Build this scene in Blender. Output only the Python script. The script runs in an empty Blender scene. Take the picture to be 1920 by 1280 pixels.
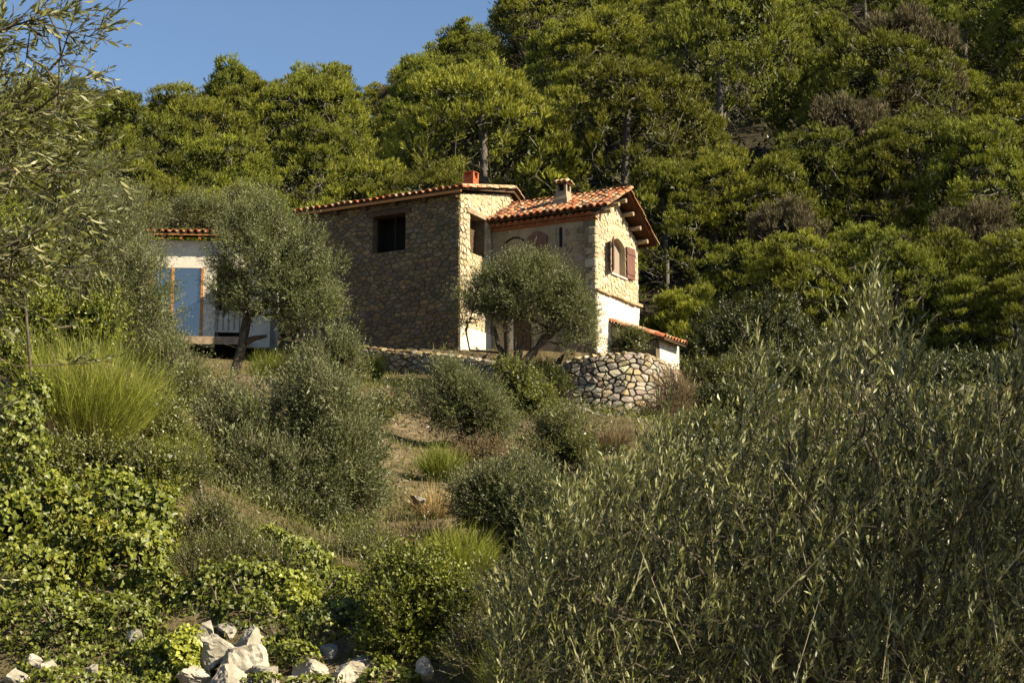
import bpy, math, random
import numpy as np
R = math.radians
scene = bpy.context.scene
col = scene.collection
rng = np.random.default_rng(7)
random.seed(7)

# ------------------------------------------------------------------ camera, sky, sun, exposure
FPX = 3000.0                       # focal length in pixels of the 1920 px wide photograph
PITCH = R(9.5)
cam_d = bpy.data.cameras.new('camera'); cam = bpy.data.objects.new('camera', cam_d); col.objects.link(cam)
cam_d.sensor_width = 36; cam_d.lens = FPX / 1920 * 36; cam_d.clip_start = 0.1; cam_d.clip_end = 3000
cam.location = (0, 0, 0); cam.rotation_euler = (math.pi / 2 + PITCH, 0, 0)
scene.camera = cam

SUN_EL = R(35)
SUN_AZ = math.atan2(0.915, -0.405)    # clockwise from +Y towards +X
w = bpy.data.worlds.new('World'); scene.world = w; w.use_nodes = True
nt = w.node_tree; bg = nt.nodes['Background']
sky = nt.nodes.new('ShaderNodeTexSky'); sky.sky_type = 'NISHITA'; sky.sun_disc = False
sky.sun_elevation = SUN_EL; sky.sun_rotation = SUN_AZ
sky.altitude = 300; sky.air_density = 1.0; sky.dust_density = 0.2; sky.ozone_density = 2.8
nt.links.new(sky.outputs[0], bg.inputs[0]); bg.inputs[1].default_value = 0.05
sd = bpy.data.lights.new('sun', 'SUN'); so = bpy.data.objects.new('sun', sd); col.objects.link(so)
sd.energy = 5.0; sd.angle = R(0.5); sd.color = (1.0, 0.87, 0.64)
s_dir = np.array([math.sin(SUN_AZ) * math.cos(SUN_EL), math.cos(SUN_AZ) * math.cos(SUN_EL), math.sin(SUN_EL)])
so.rotation_euler = (math.pi / 2 - SUN_EL, 0, -SUN_AZ + math.pi)
so.location = tuple(s_dir * 60)
vs = scene.view_settings
vs.view_transform = 'Standard'; vs.look = 'None'; vs.gamma = 1; vs.exposure = 1.6
scene.cycles.max_bounces = 6; scene.cycles.diffuse_bounces = 3; scene.cycles.glossy_bounces = 2
scene.cycles.transmission_bounces = 3; scene.cycles.transparent_max_bounces = 4
scene.cycles.sample_clamp_indirect = 4

# ------------------------------------------------------------------ pixels <-> points
FW = np.array([0, math.cos(PITCH), math.sin(PITCH)]); UP = np.array([0, -math.sin(PITCH), math.cos(PITCH)])
def at(px, py, Y):
    d = FW + np.array([(px - 960) / FPX, 0, 0]) + (640 - py) / FPX * UP
    return d * (Y / d[1])
def nrmz(v):
    return v / (np.linalg.norm(v, axis=-1, keepdims=True) + 1e-12)
def sstep(a, b, x):
    t = np.clip((x - a) / (b - a), 0, 1); return t * t * (3 - 2 * t)

# ------------------------------------------------------------------ materials
KF, KS = 0.80, 0.74            # overall reflectance of foliage / of everything else
def sc_(c, k): return tuple(q * k for q in c)
def new_mat(name):
    m = bpy.data.materials.new(name); m.use_nodes = True
    t = m.node_tree; t.nodes.clear()
    out = t.nodes.new('ShaderNodeOutputMaterial')
    return m, t, out
def N(t, kind, **kw):
    n = t.nodes.new(kind)
    for k, v in kw.items(): setattr(n, k, v)
    return n
def ramp(t, stops):
    r = N(t, 'ShaderNodeValToRGB'); e = r.color_ramp.elements
    while len(e) < len(stops): e.new(0.5)
    for el, (p, c) in zip(e, stops): el.position = p; el.color = (*c, 1)
    return r
def mixc(t, a, b, fac, mode='MIX'):
    m = N(t, 'ShaderNodeMix', data_type='RGBA', blend_type=mode)
    for sock, v in ((m.inputs[0], fac), (m.inputs[6], a), (m.inputs[7], b)):
        if hasattr(v, 'links') or hasattr(v, 'is_linked'): t.links.new(v, sock)
        elif isinstance(v, (int, float)): sock.default_value = v
        else: sock.default_value = (*v, 1)
    return m.outputs[2]
def noise(t, scale, detail=4, rough=0.6, vec=None):
    n = N(t, 'ShaderNodeTexNoise'); n.inputs['Scale'].default_value = scale
    n.inputs['Detail'].default_value = detail; n.inputs['Roughness'].default_value = rough
    if vec is not None: t.links.new(vec, n.inputs['Vector'])
    return n

def leaf_mat(name, dark, light, under=None, rough=0.45, trans=0.3, tcol=None, spec=0.35, objvar=0.0):
    """foliage: colour runs dark..light by the per-leaf attribute 'tint'; thin translucent blades"""
    m, t, out = new_mat(name); dark = sc_(dark, KF * .85); light = sc_(light, KF); under = sc_(under, KF) if under else None; trans *= .8
    a = N(t, 'ShaderNodeAttribute', attribute_name='tint')
    rp = ramp(t, [(0.0, dark), (1.0, light)]); t.links.new(a.outputs['Fac'], rp.inputs[0])
    c = rp.outputs[0]
    if objvar:
        oi = N(t, 'ShaderNodeObjectInfo')
        hv = N(t, 'ShaderNodeHueSaturation')
        mr = N(t, 'ShaderNodeMapRange'); mr.inputs[3].default_value = 1 - objvar; mr.inputs[4].default_value = 1 + objvar
        t.links.new(oi.outputs['Random'], mr.inputs[0]); t.links.new(mr.outputs[0], hv.inputs['Value'])
        mr2 = N(t, 'ShaderNodeMapRange'); mr2.inputs[3].default_value = 0.49; mr2.inputs[4].default_value = 0.515
        sn = N(t, 'ShaderNodeMath', operation='FRACT'); ml = N(t, 'ShaderNodeMath', operation='MULTIPLY'); ml.inputs[1].default_value = 7.31
        t.links.new(oi.outputs['Random'], ml.inputs[0]); t.links.new(ml.outputs[0], sn.inputs[0]); t.links.new(sn.outputs[0], mr2.inputs[0])
        t.links.new(mr2.outputs[0], hv.inputs['Hue']); t.links.new(c, hv.inputs['Color']); c = hv.outputs[0]
    if under is not None:
        g = N(t, 'ShaderNodeNewGeometry')
        c = mixc(t, c, under, g.outputs['Backfacing'])
    p = N(t, 'ShaderNodeBsdfPrincipled'); t.links.new(c, p.inputs['Base Color'])
    p.inputs['Roughness'].default_value = rough; p.inputs['Specular IOR Level'].default_value = spec
    tr = N(t, 'ShaderNodeBsdfTranslucent')
    if tcol is None:
        t.links.new(mixc(t, c, (1.25, 1.3, 0.5), 1.0, 'MULTIPLY'), tr.inputs['Color'])
    else: tr.inputs['Color'].default_value = (*tcol, 1)
    mx = N(t, 'ShaderNodeMixShader'); mx.inputs[0].default_value = trans
    t.links.new(p.outputs[0], mx.inputs[1]); t.links.new(tr.outputs[0], mx.inputs[2]); t.links.new(mx.outputs[0], out.inputs[0])
    return m

def rough_mat(name, stops, scale=3.0, rough=0.9, bump=0.3, bscale=30, coord='Object', col_attr=False, objvar=0.0, spec=0.2, stretch=None, spot=None):
    m, t, out = new_mat(name); stops = [(p_, sc_(c_, KS)) for p_, c_ in stops]; spot = (spot[0], spot[1], sc_(spot[2], KS)) if spot else None
    tc = N(t, 'ShaderNodeTexCoord'); v = tc.outputs[coord]
    if stretch:
        mp = N(t, 'ShaderNodeMapping'); mp.inputs['Scale'].default_value = stretch
        t.links.new(v, mp.inputs[0]); v = mp.outputs[0]
    n1 = noise(t, scale, 6, 0.65, v)
    rp = ramp(t, stops); t.links.new(n1.outputs[0], rp.inputs[0]); c = rp.outputs[0]
    if col_attr:
        a = N(t, 'ShaderNodeAttribute', attribute_name='col')
        n3 = noise(t, scale * 4, 5, 0.7, v)
        r3 = ramp(t, [(0.3, sc_((0.55, 0.55, 0.56), KS)), (0.6, sc_((1.05, 1.03, 1.0), KS))]); t.links.new(n3.outputs[0], r3.inputs[0])
        c = mixc(t, a.outputs['Color'], r3.outputs[0], 1.0, 'MULTIPLY')
        c = mixc(t, c, rp.outputs[0], 0.18)
    if objvar:
        oi = N(t, 'ShaderNodeObjectInfo')
        r2 = ramp(t, [(0.0, (1 - objvar,) * 3), (1.0, (1 + objvar,) * 3)]); t.links.new(oi.outputs['Random'], r2.inputs[0])
        c = mixc(t, c, r2.outputs[0], 1.0, 'MULTIPLY')
    if spot:
        n4 = noise(t, spot[0], 4, 0.6, v); r4 = ramp(t, [(spot[1], (0, 0, 0)), (spot[1] + 0.08, (1, 1, 1))])
        t.links.new(n4.outputs[0], r4.inputs[0]); c = mixc(t, c, spot[2], r4.outputs[0])
    p = N(t, 'ShaderNodeBsdfPrincipled'); t.links.new(c, p.inputs['Base Color'])
    p.inputs['Roughness'].default_value = rough; p.inputs['Specular IOR Level'].default_value = spec
    if bump:
        n2 = noise(t, bscale, 6, 0.7, v); b = N(t, 'ShaderNodeBump'); b.inputs['Strength'].default_value = bump; b.inputs['Distance'].default_value = 0.03
        t.links.new(n2.outputs[0], b.inputs['Height']); t.links.new(b.outputs[0], p.inputs['Normal'])
    t.links.new(p.outputs[0], out.inputs[0])
    return m

M = {}
M['pine'] = leaf_mat('pine_needles', (0.036, 0.048, 0.006), (0.345, 0.350, 0.040), rough=0.55, trans=0.16, objvar=0.28, spec=0.2)
M['olive'] = leaf_mat('olive_leaves', (0.030, 0.044, 0.010), (0.155, 0.172, 0.048), under=(0.205, 0.215, 0.105), rough=0.5, trans=0.14, spec=0.3, objvar=0.1)
M['olive_near'] = leaf_mat('olive_leaves_near', (0.020, 0.031, 0.006), (0.155, 0.162, 0.034), under=(0.26, 0.255, 0.115), rough=0.47, trans=0.12, spec=0.3)
M['ivy'] = leaf_mat('ivy_leaves', (0.026, 0.046, 0.005), (0.235, 0.255, 0.03), rough=0.46, trans=0.28, spec=0.35)
M['ivy_yellow'] = leaf_mat('yellow_ivy_leaves', (0.14, 0.18, 0.015), (0.42, 0.43, 0.06), rough=0.4, trans=0.35)
M['shrub'] = leaf_mat('shrub_leaves', (0.032, 0.046, 0.008), (0.185, 0.195, 0.032), rough=0.42, trans=0.25, spec=0.4)
M['shrub_dark'] = leaf_mat('evergreen_leaves', (0.020, 0.030, 0.007), (0.085, 0.095, 0.020), rough=0.45, trans=0.18, spec=0.35)
M['broom'] = leaf_mat('broom_stems', (0.075, 0.100, 0.012), (0.30, 0.31, 0.045), rough=0.6, trans=0.2, spec=0.15)
M['dry'] = leaf_mat('dry_stems', (0.16, 0.095, 0.040), (0.50, 0.36, 0.175), rough=0.7, trans=0.2, spec=0.1)
M['brown'] = leaf_mat('brown_scrub', (0.065, 0.042, 0.022), (0.24, 0.165, 0.085), rough=0.7, trans=0.15, spec=0.1)
M['grass'] = leaf_mat('slope_grass', (0.055, 0.065, 0.014), (0.27, 0.245, 0.075), rough=0.6, trans=0.25, spec=0.15)
M['flower'] = leaf_mat('ivy_flower_heads', (0.15, 0.14, 0.02), (0.34, 0.30, 0.06), rough=0.6, trans=0.2, spec=0.1)
M['bark'] = rough_mat('olive_bark', [(0.3, (0.04, 0.031, 0.02)), (0.7, (0.14, 0.11, 0.075))], 9, 0.9, 0.6, 40)
M['twig'] = rough_mat('pale_twig_bark', [(0.3, (0.10, 0.08, 0.05)), (0.7, (0.23, 0.19, 0.125))], 14, 0.8, 0.2, 60)
M['twig_dark'] = rough_mat('olive_twig_bark', [(0.3, (0.035, 0.029, 0.018)), (0.7, (0.10, 0.08, 0.05))], 14, 0.8, 0.2, 60)
M['twig_pale'] = rough_mat('young_shoot_bark', [(0.3, (0.22, 0.185, 0.12)), (0.7, (0.36, 0.31, 0.21))], 14, 0.7, 0.1, 60)
M['pinebark'] = rough_mat('pine_bark', [(0.3, (0.06, 0.05, 0.04)), (0.7, (0.21, 0.185, 0.155))], 6, 0.9, 0.5, 25)
M['stone'] = rough_mat('wall_stone', [(0.3, (0.10, 0.08, 0.055)), (0.7, (0.34, 0.27, 0.17))], 5, 0.9, 0.7, 22, col_attr=True)
M['stone_flush'] = rough_mat('pointed_stone', [(0.3, (0.30, 0.25, 0.17)), (0.7, (0.52, 0.45, 0.31))], 4, 0.9, 0.5, 26, col_attr=True)
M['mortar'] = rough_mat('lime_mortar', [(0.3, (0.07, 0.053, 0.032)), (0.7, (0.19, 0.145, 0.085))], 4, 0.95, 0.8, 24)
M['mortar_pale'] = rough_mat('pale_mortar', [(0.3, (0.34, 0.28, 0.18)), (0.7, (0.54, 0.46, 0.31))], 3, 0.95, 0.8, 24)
M['drywall'] = rough_mat('dry_wall_core', [(0.3, (0.035, 0.028, 0.02)), (0.7, (0.09, 0.07, 0.05))], 5, 0.95, 0.8, 20)
M['render'] = rough_mat('lime_render', [(0.3, (0.24, 0.19, 0.125)), (0.7, (0.40, 0.325, 0.215))], 2.2, 0.95, 0.7, 16, spot=(1.6, 0.62, (0.17, 0.125, 0.075)))
M['white'] = rough_mat('rough_whitewash', [(0.35, (0.60, 0.54, 0.42)), (0.65, (0.80, 0.74, 0.61))], 5, 0.95, 1.0, 17, spot=(9, 0.66, (0.42, 0.34, 0.22)))
M['whitewall'] = rough_mat('white_plaster', [(0.3, (0.55, 0.50, 0.41)), (0.7, (0.72, 0.67, 0.57))], 3, 0.9, 0.25, 20)
M['tile'] = rough_mat('clay_tile', [(0.3, (0.30, 0.105, 0.042)), (0.7, (0.50, 0.215, 0.10))], 7, 0.85, 0.3, 40, col_attr=True)
M['wood'] = rough_mat('old_timber', [(0.3, (0.05, 0.03, 0.017)), (0.7, (0.13, 0.08, 0.045))], 6, 0.8, 0.4, 30, stretch=(1, 1, 6))
M['wood_orange'] = rough_mat('varnished_timber', [(0.3, (0.36, 0.15, 0.045)), (0.7, (0.55, 0.26, 0.085))], 6, 0.6, 0.2, 30, stretch=(1, 1, 5))
M['wood_pale'] = rough_mat('weathered_timber', [(0.3, (0.20, 0.145, 0.09)), (0.7, (0.42, 0.33, 0.22))], 6, 0.85, 0.4, 30)
M['brick'] = rough_mat('flue_brick', [(0.3, (0.36, 0.085, 0.035)), (0.7, (0.52, 0.155, 0.07))], 9, 0.85, 0.3, 30)
M['shutter'] = rough_mat('brown_paint', [(0.3, (0.135, 0.062, 0.045)), (0.7, (0.185, 0.092, 0.07))], 3, 0.6, 0.1, 30)
M['blind'] = rough_mat('beige_blind', [(0.3, (0.25, 0.20, 0.15)), (0.7, (0.31, 0.25, 0.19))], 1.5, 0.7, 0.05, 10)
M['dark'] = rough_mat('dark_interior', [(0.3, (0.012, 0.010, 0.008)), (0.7, (0.022, 0.018, 0.014))], 3, 0.9, 0, 10)
M['rock'] = rough_mat('limestone_rock', [(0.28, (0.14, 0.122, 0.09)), (0.5, (0.34, 0.31, 0.25)), (0.75, (0.54, 0.50, 0.42))], 2.6, 0.95, 0.9, 9, objvar=0.12, spot=(3.5, 0.64, (0.23, 0.19, 0.14)))
m, t, out = new_mat('window_glass')
p = N(t, 'ShaderNodeBsdfPrincipled'); p.inputs['Base Color'].default_value = (0.02, 0.03, 0.04, 1); p.inputs['Roughness'].default_value = 0.04
p.inputs['Specular IOR Level'].default_value = 1.0; p.inputs['IOR'].default_value = 1.9
t.links.new(p.outputs[0], out.inputs[0]); M['glass'] = m
# ground: pale stony earth with dry litter and moss, darker leaf litter uphill under the wood
m, t, out = new_mat('hillside_earth')
tc = N(t, 'ShaderNodeTexCoord'); v = tc.outputs['Object']
n1 = noise(t, 0.55, 6, 0.65, v); n2 = noise(t, 4.5, 6, 0.7, v); n3 = noise(t, 17, 5, 0.7, v)
r1 = ramp(t, [(0.32, (0.05, 0.04, 0.02)), (0.5, (0.135, 0.10, 0.055)), (0.68, (0.25, 0.20, 0.125))]); t.links.new(n2.outputs[0], r1.inputs[0])
r2 = ramp(t, [(0.4, (0.035, 0.036, 0.010)), (0.62, (0.11, 0.08, 0.04))]); t.links.new(n3.outputs[0], r2.inputs[0])
f1 = ramp(t, [(0.42, (0, 0, 0)), (0.6, (1, 1, 1))]); t.links.new(n1.outputs[0], f1.inputs[0])
c = mixc(t, r1.outputs[0], r2.outputs[0], f1.outputs[0])
aw = N(t, 'ShaderNodeAttribute', attribute_name='litter')
r3 = ramp(t, [(0.35, (0.015, 0.013, 0.007)), (0.65, (0.04, 0.031, 0.017))]); t.links.new(n2.outputs[0], r3.inputs[0])
c = mixc(t, c, r3.outputs[0], aw.outputs['Fac'])
p = N(t, 'ShaderNodeBsdfPrincipled'); t.links.new(c, p.inputs['Base Color']); p.inputs['Roughness'].default_value = 0.95; p.inputs['Specular IOR Level'].default_value = 0.15
b = N(t, 'ShaderNodeBump'); b.inputs['Strength'].default_value = 0.9; b.inputs['Distance'].default_value = 0.08
t.links.new(n3.outputs[0], b.inputs['Height']); t.links.new(b.outputs[0], p.inputs['Normal']); t.links.new(p.outputs[0], out.inputs[0]); M['earth'] = m

# ------------------------------------------------------------------ mesh helpers
def mesh_np(name, V, T, mat, tint=None, colr=None, smooth=False):
    """triangle mesh from arrays"""
    V = np.ascontiguousarray(V, np.float32); T = np.ascontiguousarray(T, np.int32)
    me = bpy.data.meshes.new(name)
    me.vertices.add(len(V)); me.vertices.foreach_set('co', V.ravel())
    me.loops.add(T.size); me.loops.foreach_set('vertex_index', T.ravel())
    me.polygons.add(len(T)); me.polygons.foreach_set('loop_start', np.arange(0, T.size, 3, dtype=np.int32))
    me.polygons.foreach_set('use_smooth', np.full(len(T), bool(smooth)))
    if tint is not None:
        a = me.attributes.new('tint', 'FLOAT', 'POINT'); a.data.foreach_set('value', np.ascontiguousarray(tint, np.float32))
    if colr is not None:
        a = me.attributes.new('col', 'FLOAT_COLOR', 'POINT')
        c4 = np.ones((len(V), 4), np.float32); c4[:, :3] = colr; a.data.foreach_set('color', c4.ravel())
    me.update(calc_edges=True); me.materials.append(mat)
    return me
def link(name, me, parent=None, loc=None, rot=None, kind=None):
    o = bpy.data.objects.new(name, me); col.objects.link(o)
    if parent is not None: o.parent = parent
    if loc is not None: o.location = tuple(float(q) for q in loc)
    if rot is not None: o.rotation_euler = rot
    if kind: o['kind'] = kind
    return o
def tag(o, label, cat, group=None):
    o['label'] = label; o['category'] = cat
    if group: o['group'] = group
    return o
def thing(name, label, cat, loc, rotz=0, group=None):
    o = link(name, None, None, loc, (0, 0, rotz)); return tag(o, label, cat, group)
class Geo:
    def __init__(s): s.V = []; s.T = []; s.t = []; s.c = []; s.n = 0
    def add(s, V, T, tint=None, colr=None):
        V = np.asarray(V, float).reshape(-1, 3); T = np.asarray(T, int).reshape(-1, 3)
        s.V.append(V); s.T.append(T + s.n); s.n += len(V)
        s.t.append(np.full(len(V), 0.5) if tint is None else np.broadcast_to(np.asarray(tint, float), (len(V),)))
        s.c.append(np.full((len(V), 3), 0.5) if colr is None else np.broadcast_to(np.asarray(colr, float), (len(V), 3)))
        return s
    def mesh(s, name, mat, smooth=False, tint=False, colr=False, off=None):
        V = np.concatenate(s.V); T = np.concatenate(s.T)
        if off is not None: V = V - np.asarray(off)
        return mesh_np(name, V, T, mat, np.concatenate(s.t) if tint else None, np.concatenate(s.c) if colr else None, smooth)
    def box(s, a, b, **k):
        x0, y0, z0 = a; x1, y1, z1 = b
        V = [(x, y, z) for z in (z0, z1) for y in (y0, y1) for x in (x0, x1)]
        Q = [(0, 2, 3, 1), (4, 5, 7, 6), (0, 1, 5, 4), (2, 6, 7, 3), (0, 4, 6, 2), (1, 3, 7, 5)]
        T = [q for a_, b_, c_, d_ in Q for q in ((a_, b_, c_), (a_, c_, d_))]
        return s.add(V, T, **k)
    def prism(s, poly, axis, a, b, **k):
        """extrude a polygon; axis = the extruded axis, poly gives the two others in order"""
        n = len(poly); V = []
        for q in (a, b):
            for (p0, p1) in poly:
                V.append((q, p0, p1) if axis == 0 else (p0, q, p1) if axis == 1 else (p0, p1, q))
        T = []
        for i in range(n):
            j = (i + 1) % n; T += [(i, j, n + j), (i, n + j, n + i)]
        for i in range(1, n - 1): T += [(0, i + 1, i), (n, n + i, n + i + 1)]
        return s.add(V, T, **k)
    def bar(s, p0, p1, wd, ht, **k):
        """square timber between two points"""
        p0 = np.asarray(p0, float); p1 = np.asarray(p1, float); d = nrmz(p1 - p0)
        up = np.array([0, 0, 1.0]) if abs(d[2]) < 0.9 else np.array([1.0, 0, 0])
        sd_ = nrmz(np.cross(d, up)); u2 = np.cross(sd_, d)
        V = [p + sd_ * sx * wd / 2 + u2 * sz * ht / 2 for p in (p0, p1) for sx, sz in ((-1, -1), (1, -1), (1, 1), (-1, 1))]
        T = [(0, 1, 2), (0, 2, 3), (4, 6, 5), (4, 7, 6)]
        for i in range(4):
            j = (i + 1) % 4; T += [(i, 4 + i, 4 + j), (i, 4 + j, j)]
        return s.add(V, T, **k)
def bevel_part(name, geo, mat, parent, w_=0.012, kind=None, colr=False):
    o = link(name, geo.mesh(name, mat, colr=colr), parent, kind=kind)
    if w_:
        md = o.modifiers.new('bevel', 'BEVEL'); md.width = w_; md.segments = 1; md.limit_method = 'ANGLE'
    return o
def seg_tubes(P0, P1, r0, r1, sides=4):
    P0 = np.asarray(P0, float); P1 = np.asarray(P1, float); r0 = np.asarray(r0, float); r1 = np.asarray(r1, float)
    n = len(P0); d = nrmz(P1 - P0)
    ref = np.where(np.abs(d[:, 2:3]) < 0.9, np.array([[0, 0, 1.0]]), np.array([[1.0, 0, 0]]))
    a = nrmz(np.cross(d, ref)); b_ = np.cross(d, a)
    ang = np.arange(sides) * 2 * math.pi / sides
    ring = a[:, None] * np.cos(ang)[None, :, None] + b_[:, None] * np.sin(ang)[None, :, None]
    V = np.concatenate([P0[:, None] + ring * r0[:, None, None], P1[:, None] + ring * r1[:, None, None]], 1)
    T = []
    for i in range(sides):
        j = (i + 1) % sides; T += [(i, j, sides + j), (i, sides + j, sides + i)]
    T = np.array(T)[None] + (np.arange(n) * 2 * sides)[:, None, None]
    return V.reshape(-1, 3), T.reshape(-1, 3)

# leaf templates: (across, along, lift) and triangles
LEAF_NEAR = (np.array([(0, 0, 0), (-.36, .22, .10), (.36, .22, .10), (-.5, .55, .12), (.5, .55, .12), (-.3, .82, .05), (.3, .82, .05), (0, 1, -.06), (0, .4, 0), (0, .75, 0)]),
             np.array([(0, 8, 1), (0, 2, 8), (1, 8, 3), (2, 4, 8), (3, 8, 9), (8, 4, 9), (3, 9, 5), (4, 6, 9), (5, 9, 7), (9, 6, 7)]))
LEAF_BULK = (np.array([(0, 0, 0), (-.44, .28, .06), (.44, .28, .06), (-.42, .65, .05), (.42, .65, .05), (0, 1, -.08)]), np.array([(0, 2, 1), (1, 2, 4), (1, 4, 3), (3, 4, 5)]))
LEAF_MID = (np.array([(0, 0, 0), (-.5, .5, .12), (.5, .5, .12), (0, 1, 0)]), np.array([(0, 3, 1), (0, 2, 3)]))
LEAF_IVY = (np.array([(0, .05, 0), (-.5, .0, .06), (-.42, .42, .10), (0, 1, -.08), (.42, .42, .10), (.5, .0, .06)]), np.array([(0, 2, 1), (0, 3, 2), (0, 4, 3), (0, 5, 4)]))
LEAF_TRI = (np.array([(0, 0, 0), (.85, .5, .1), (0, 1, 0)]), np.array([(0, 1, 2)]))
NEEDLE = (np.array([(-.5, 0, 0), (.5, 0, 0), (0, 1, 0)]), np.array([(0, 1, 2)]))
def blades(pos, d, n, L, Wd, tmpl, tint):
    tv, tt = tmpl; d = nrmz(d); n = nrmz(n - (n * d).sum(1, keepdims=True) * d); sd_ = np.cross(d, n)
    L = np.broadcast_to(L, (len(pos),)); Wd = np.broadcast_to(Wd, (len(pos),))
    V = pos[:, None] + sd_[:, None] * (tv[None, :, 0:1] * Wd[:, None, None]) + d[:, None] * (tv[None, :, 1:2] * L[:, None, None]) + n[:, None] * (tv[None, :, 2:3] * L[:, None, None] * 0.6)
    T = tt[None] + (np.arange(len(pos)) * len(tv))[:, None, None]
    return V.reshape(-1, 3), T.reshape(-1, 3), np.repeat(np.broadcast_to(tint, (len(pos),)), len(tv))
def rand_dir(n, r=None):
    r = r or rng
    return nrmz(r.normal(size=(n, 3)))
def perp(d):
    ref = np.where(np.abs(d[:, 2:3]) < 0.9, np.array([[0, 0, 1.0]]), np.array([[1.0, 0, 0]]))
    a = nrmz(np.cross(d, ref)); return a, np.cross(d, a)
def shoot_leaves(P0, D, L, nper, leafL, leafW, spread=0.85, tmpl=LEAF_MID, jit=0.35, tint=None, bend=0.0, t0=0.12):
    """leaves in crossed opposite pairs along straight shoots"""
    n = len(P0); D = nrmz(D); a, b_ = perp(D)
    ph = rng.uniform(0, 6.28, n)
    k = np.arange(nper); tt = t0 + (1 - t0) * (k // 2 * 2 + 1) / nper
    az = ph[:, None] + (k // 2)[None] * 1.5708 + (k % 2)[None] * math.pi + rng.normal(0, jit, (n, nper))
    sp = spread + rng.normal(0, 0.22, (n, nper)) - 0.35 * tt[None] * spread
    rad = a[:, None] * np.cos(az)[..., None] + b_[:, None] * np.sin(az)[..., None]
    ld = D[:, None] * np.cos(sp)[..., None] + rad * np.sin(sp)[..., None]
    pos = P0[:, None] + D[:, None] * (L[:, None] * np.minimum(tt + rng.normal(0, .03, (n, nper)), 1))[..., None]
    if bend: pos[..., 2] -= bend * (L[:, None] * tt[None]) ** 2
    nn = D[:, None] - rad * 0.3 + rng.normal(0, 0.25, (n, nper, 3))
    ll = leafL * rng.uniform(0.65, 1.2, (n, nper)) * (1 - 0.25 * tt[None])
    tn = np.clip((rng.uniform(0.1, 0.9, n) if tint is None else tint)[:, None] + rng.normal(0, 0.16, (n, nper)), 0, 1)
    return blades(pos.reshape(-1, 3), ld.reshape(-1, 3), nn.reshape(-1, 3), ll.ravel(), leafW / leafL * ll.ravel(), tmpl, tn.ravel())
def woody(root, targets, r_tip, power=0.42, k_path=0.35, wander=0.12, rmax=1e9):
    """a branching skeleton: root polyline, then every target joins the nearest node of the tree that has grown so far"""
    root = [np.asarray(q, float) for q in root]
    P = list(root); par = [-1] + list(range(len(root) - 1)); plen = [0.0]
    for i in range(1, len(root)): plen.append(plen[-1] + np.linalg.norm(root[i] - root[i - 1]))
    arr = np.zeros((len(root) + 2 * len(targets), 3)); arr[:len(P)] = P; pl = np.zeros(len(arr)); pl[:len(P)] = plen
    par = np.concatenate([np.array(par), np.zeros(2 * len(targets), int)]); n = len(root)
    start = max(1, len(root) // 2) if len(root) > 2 else 0
    order = np.argsort(np.linalg.norm(targets - root[-1], axis=1)); endnode = np.zeros(len(targets), int)
    for ti in order:
        q = targets[ti]; dd = np.linalg.norm(arr[start:n] - q, axis=1); j = start + int(np.argmin(dd + k_path * pl[start:n])); ds = np.linalg.norm(arr[j] - q)
        mid = (arr[j] + q) / 2 + rng.normal(0, wander * ds, 3) ; mid[2] -= 0.06 * ds
        arr[n] = mid; par[n] = j; pl[n] = pl[j] + ds / 2
        arr[n + 1] = q; par[n + 1] = n; pl[n + 1] = pl[j] + ds; endnode[ti] = n + 1; n += 2
    cnt = np.zeros(n); cnt[endnode] = 1
    for i in range(n - 1, 0, -1): cnt[par[i]] += cnt[i]
    rad = np.minimum(r_tip * np.maximum(cnt, 1) ** power, rmax)
    idx = np.arange(1, n)
    return arr[par[idx]], arr[idx], np.minimum(rad[par[idx]], rad[idx] * 1.5), rad[idx]
def vnoise(x, y, s, seed):
    x = x / s; y = y / s; xi = np.floor(x); yi = np.floor(y); fx = x - xi; fy = y - yi; fx = fx * fx * (3 - 2 * fx); fy = fy * fy * (3 - 2 * fy)
    def h(a, b_): q = np.sin(a * 127.1 + b_ * 311.7 + seed * 74.7) * 43758.5453; return q - np.floor(q)
    return (h(xi, yi) * (1 - fx) + h(xi + 1, yi) * fx) * (1 - fy) + (h(xi, yi + 1) * (1 - fx) + h(xi + 1, yi + 1) * fx) * fy - 0.5
def lobe_points(lobes, n, shell=0.5, low=-1.0, ragged=True):
    """points through a union of ellipsoids, thicker towards the skin, in clumps with gaps; lobes = (centre, (rx,ry,rz), weight)"""
    wts = np.array([l[2] * l[1][0] * l[1][2] for l in lobes], float); m_ = int(n * 1.8) if ragged else n; k = rng.choice(len(lobes), m_, p=wts / wts.sum())
    C = np.array([l[0] for l in lobes])[k]; S = np.array([l[1] for l in lobes])[k]
    d = rand_dir(m_); d[:, 2] = np.where(d[:, 2] < low, -d[:, 2], d[:, 2])
    r = (shell + (1 - shell) * rng.uniform(0, 1, m_)) * rng.uniform(0.8, 1.08, m_)
    if ragged:
        p_ = rng.uniform(0, 6, 6); r = r * (1 + .14 * np.sin(4.3 * d[:, 0] + 3 * d[:, 2] + p_[0] + k) + .12 * np.sin(6.1 * d[:, 2] - 4 * d[:, 1] + p_[1] + 2 * k) + .10 * np.sin(9.7 * d[:, 0] + 7 * d[:, 1] + p_[2]))
    P = C + d * S * r[:, None]; O = nrmz(d / S)
    if ragged:
        q = .13 * np.mean([l[1][0] + l[1][2] for l in lobes]) * .5 + .22
        nz = vnoise(P[:, 0] + .8 * P[:, 2], P[:, 1] - .6 * P[:, 2], q, p_[3]) + .8 * vnoise(P[:, 2] + .5 * P[:, 0], P[:, 1] * .7 + P[:, 0] * .3, q * .8, p_[4]) + rng.normal(0, .13, m_)
        o = np.argsort(-nz)[:n]; P, O = P[o], O[o]
    return P, O
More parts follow.
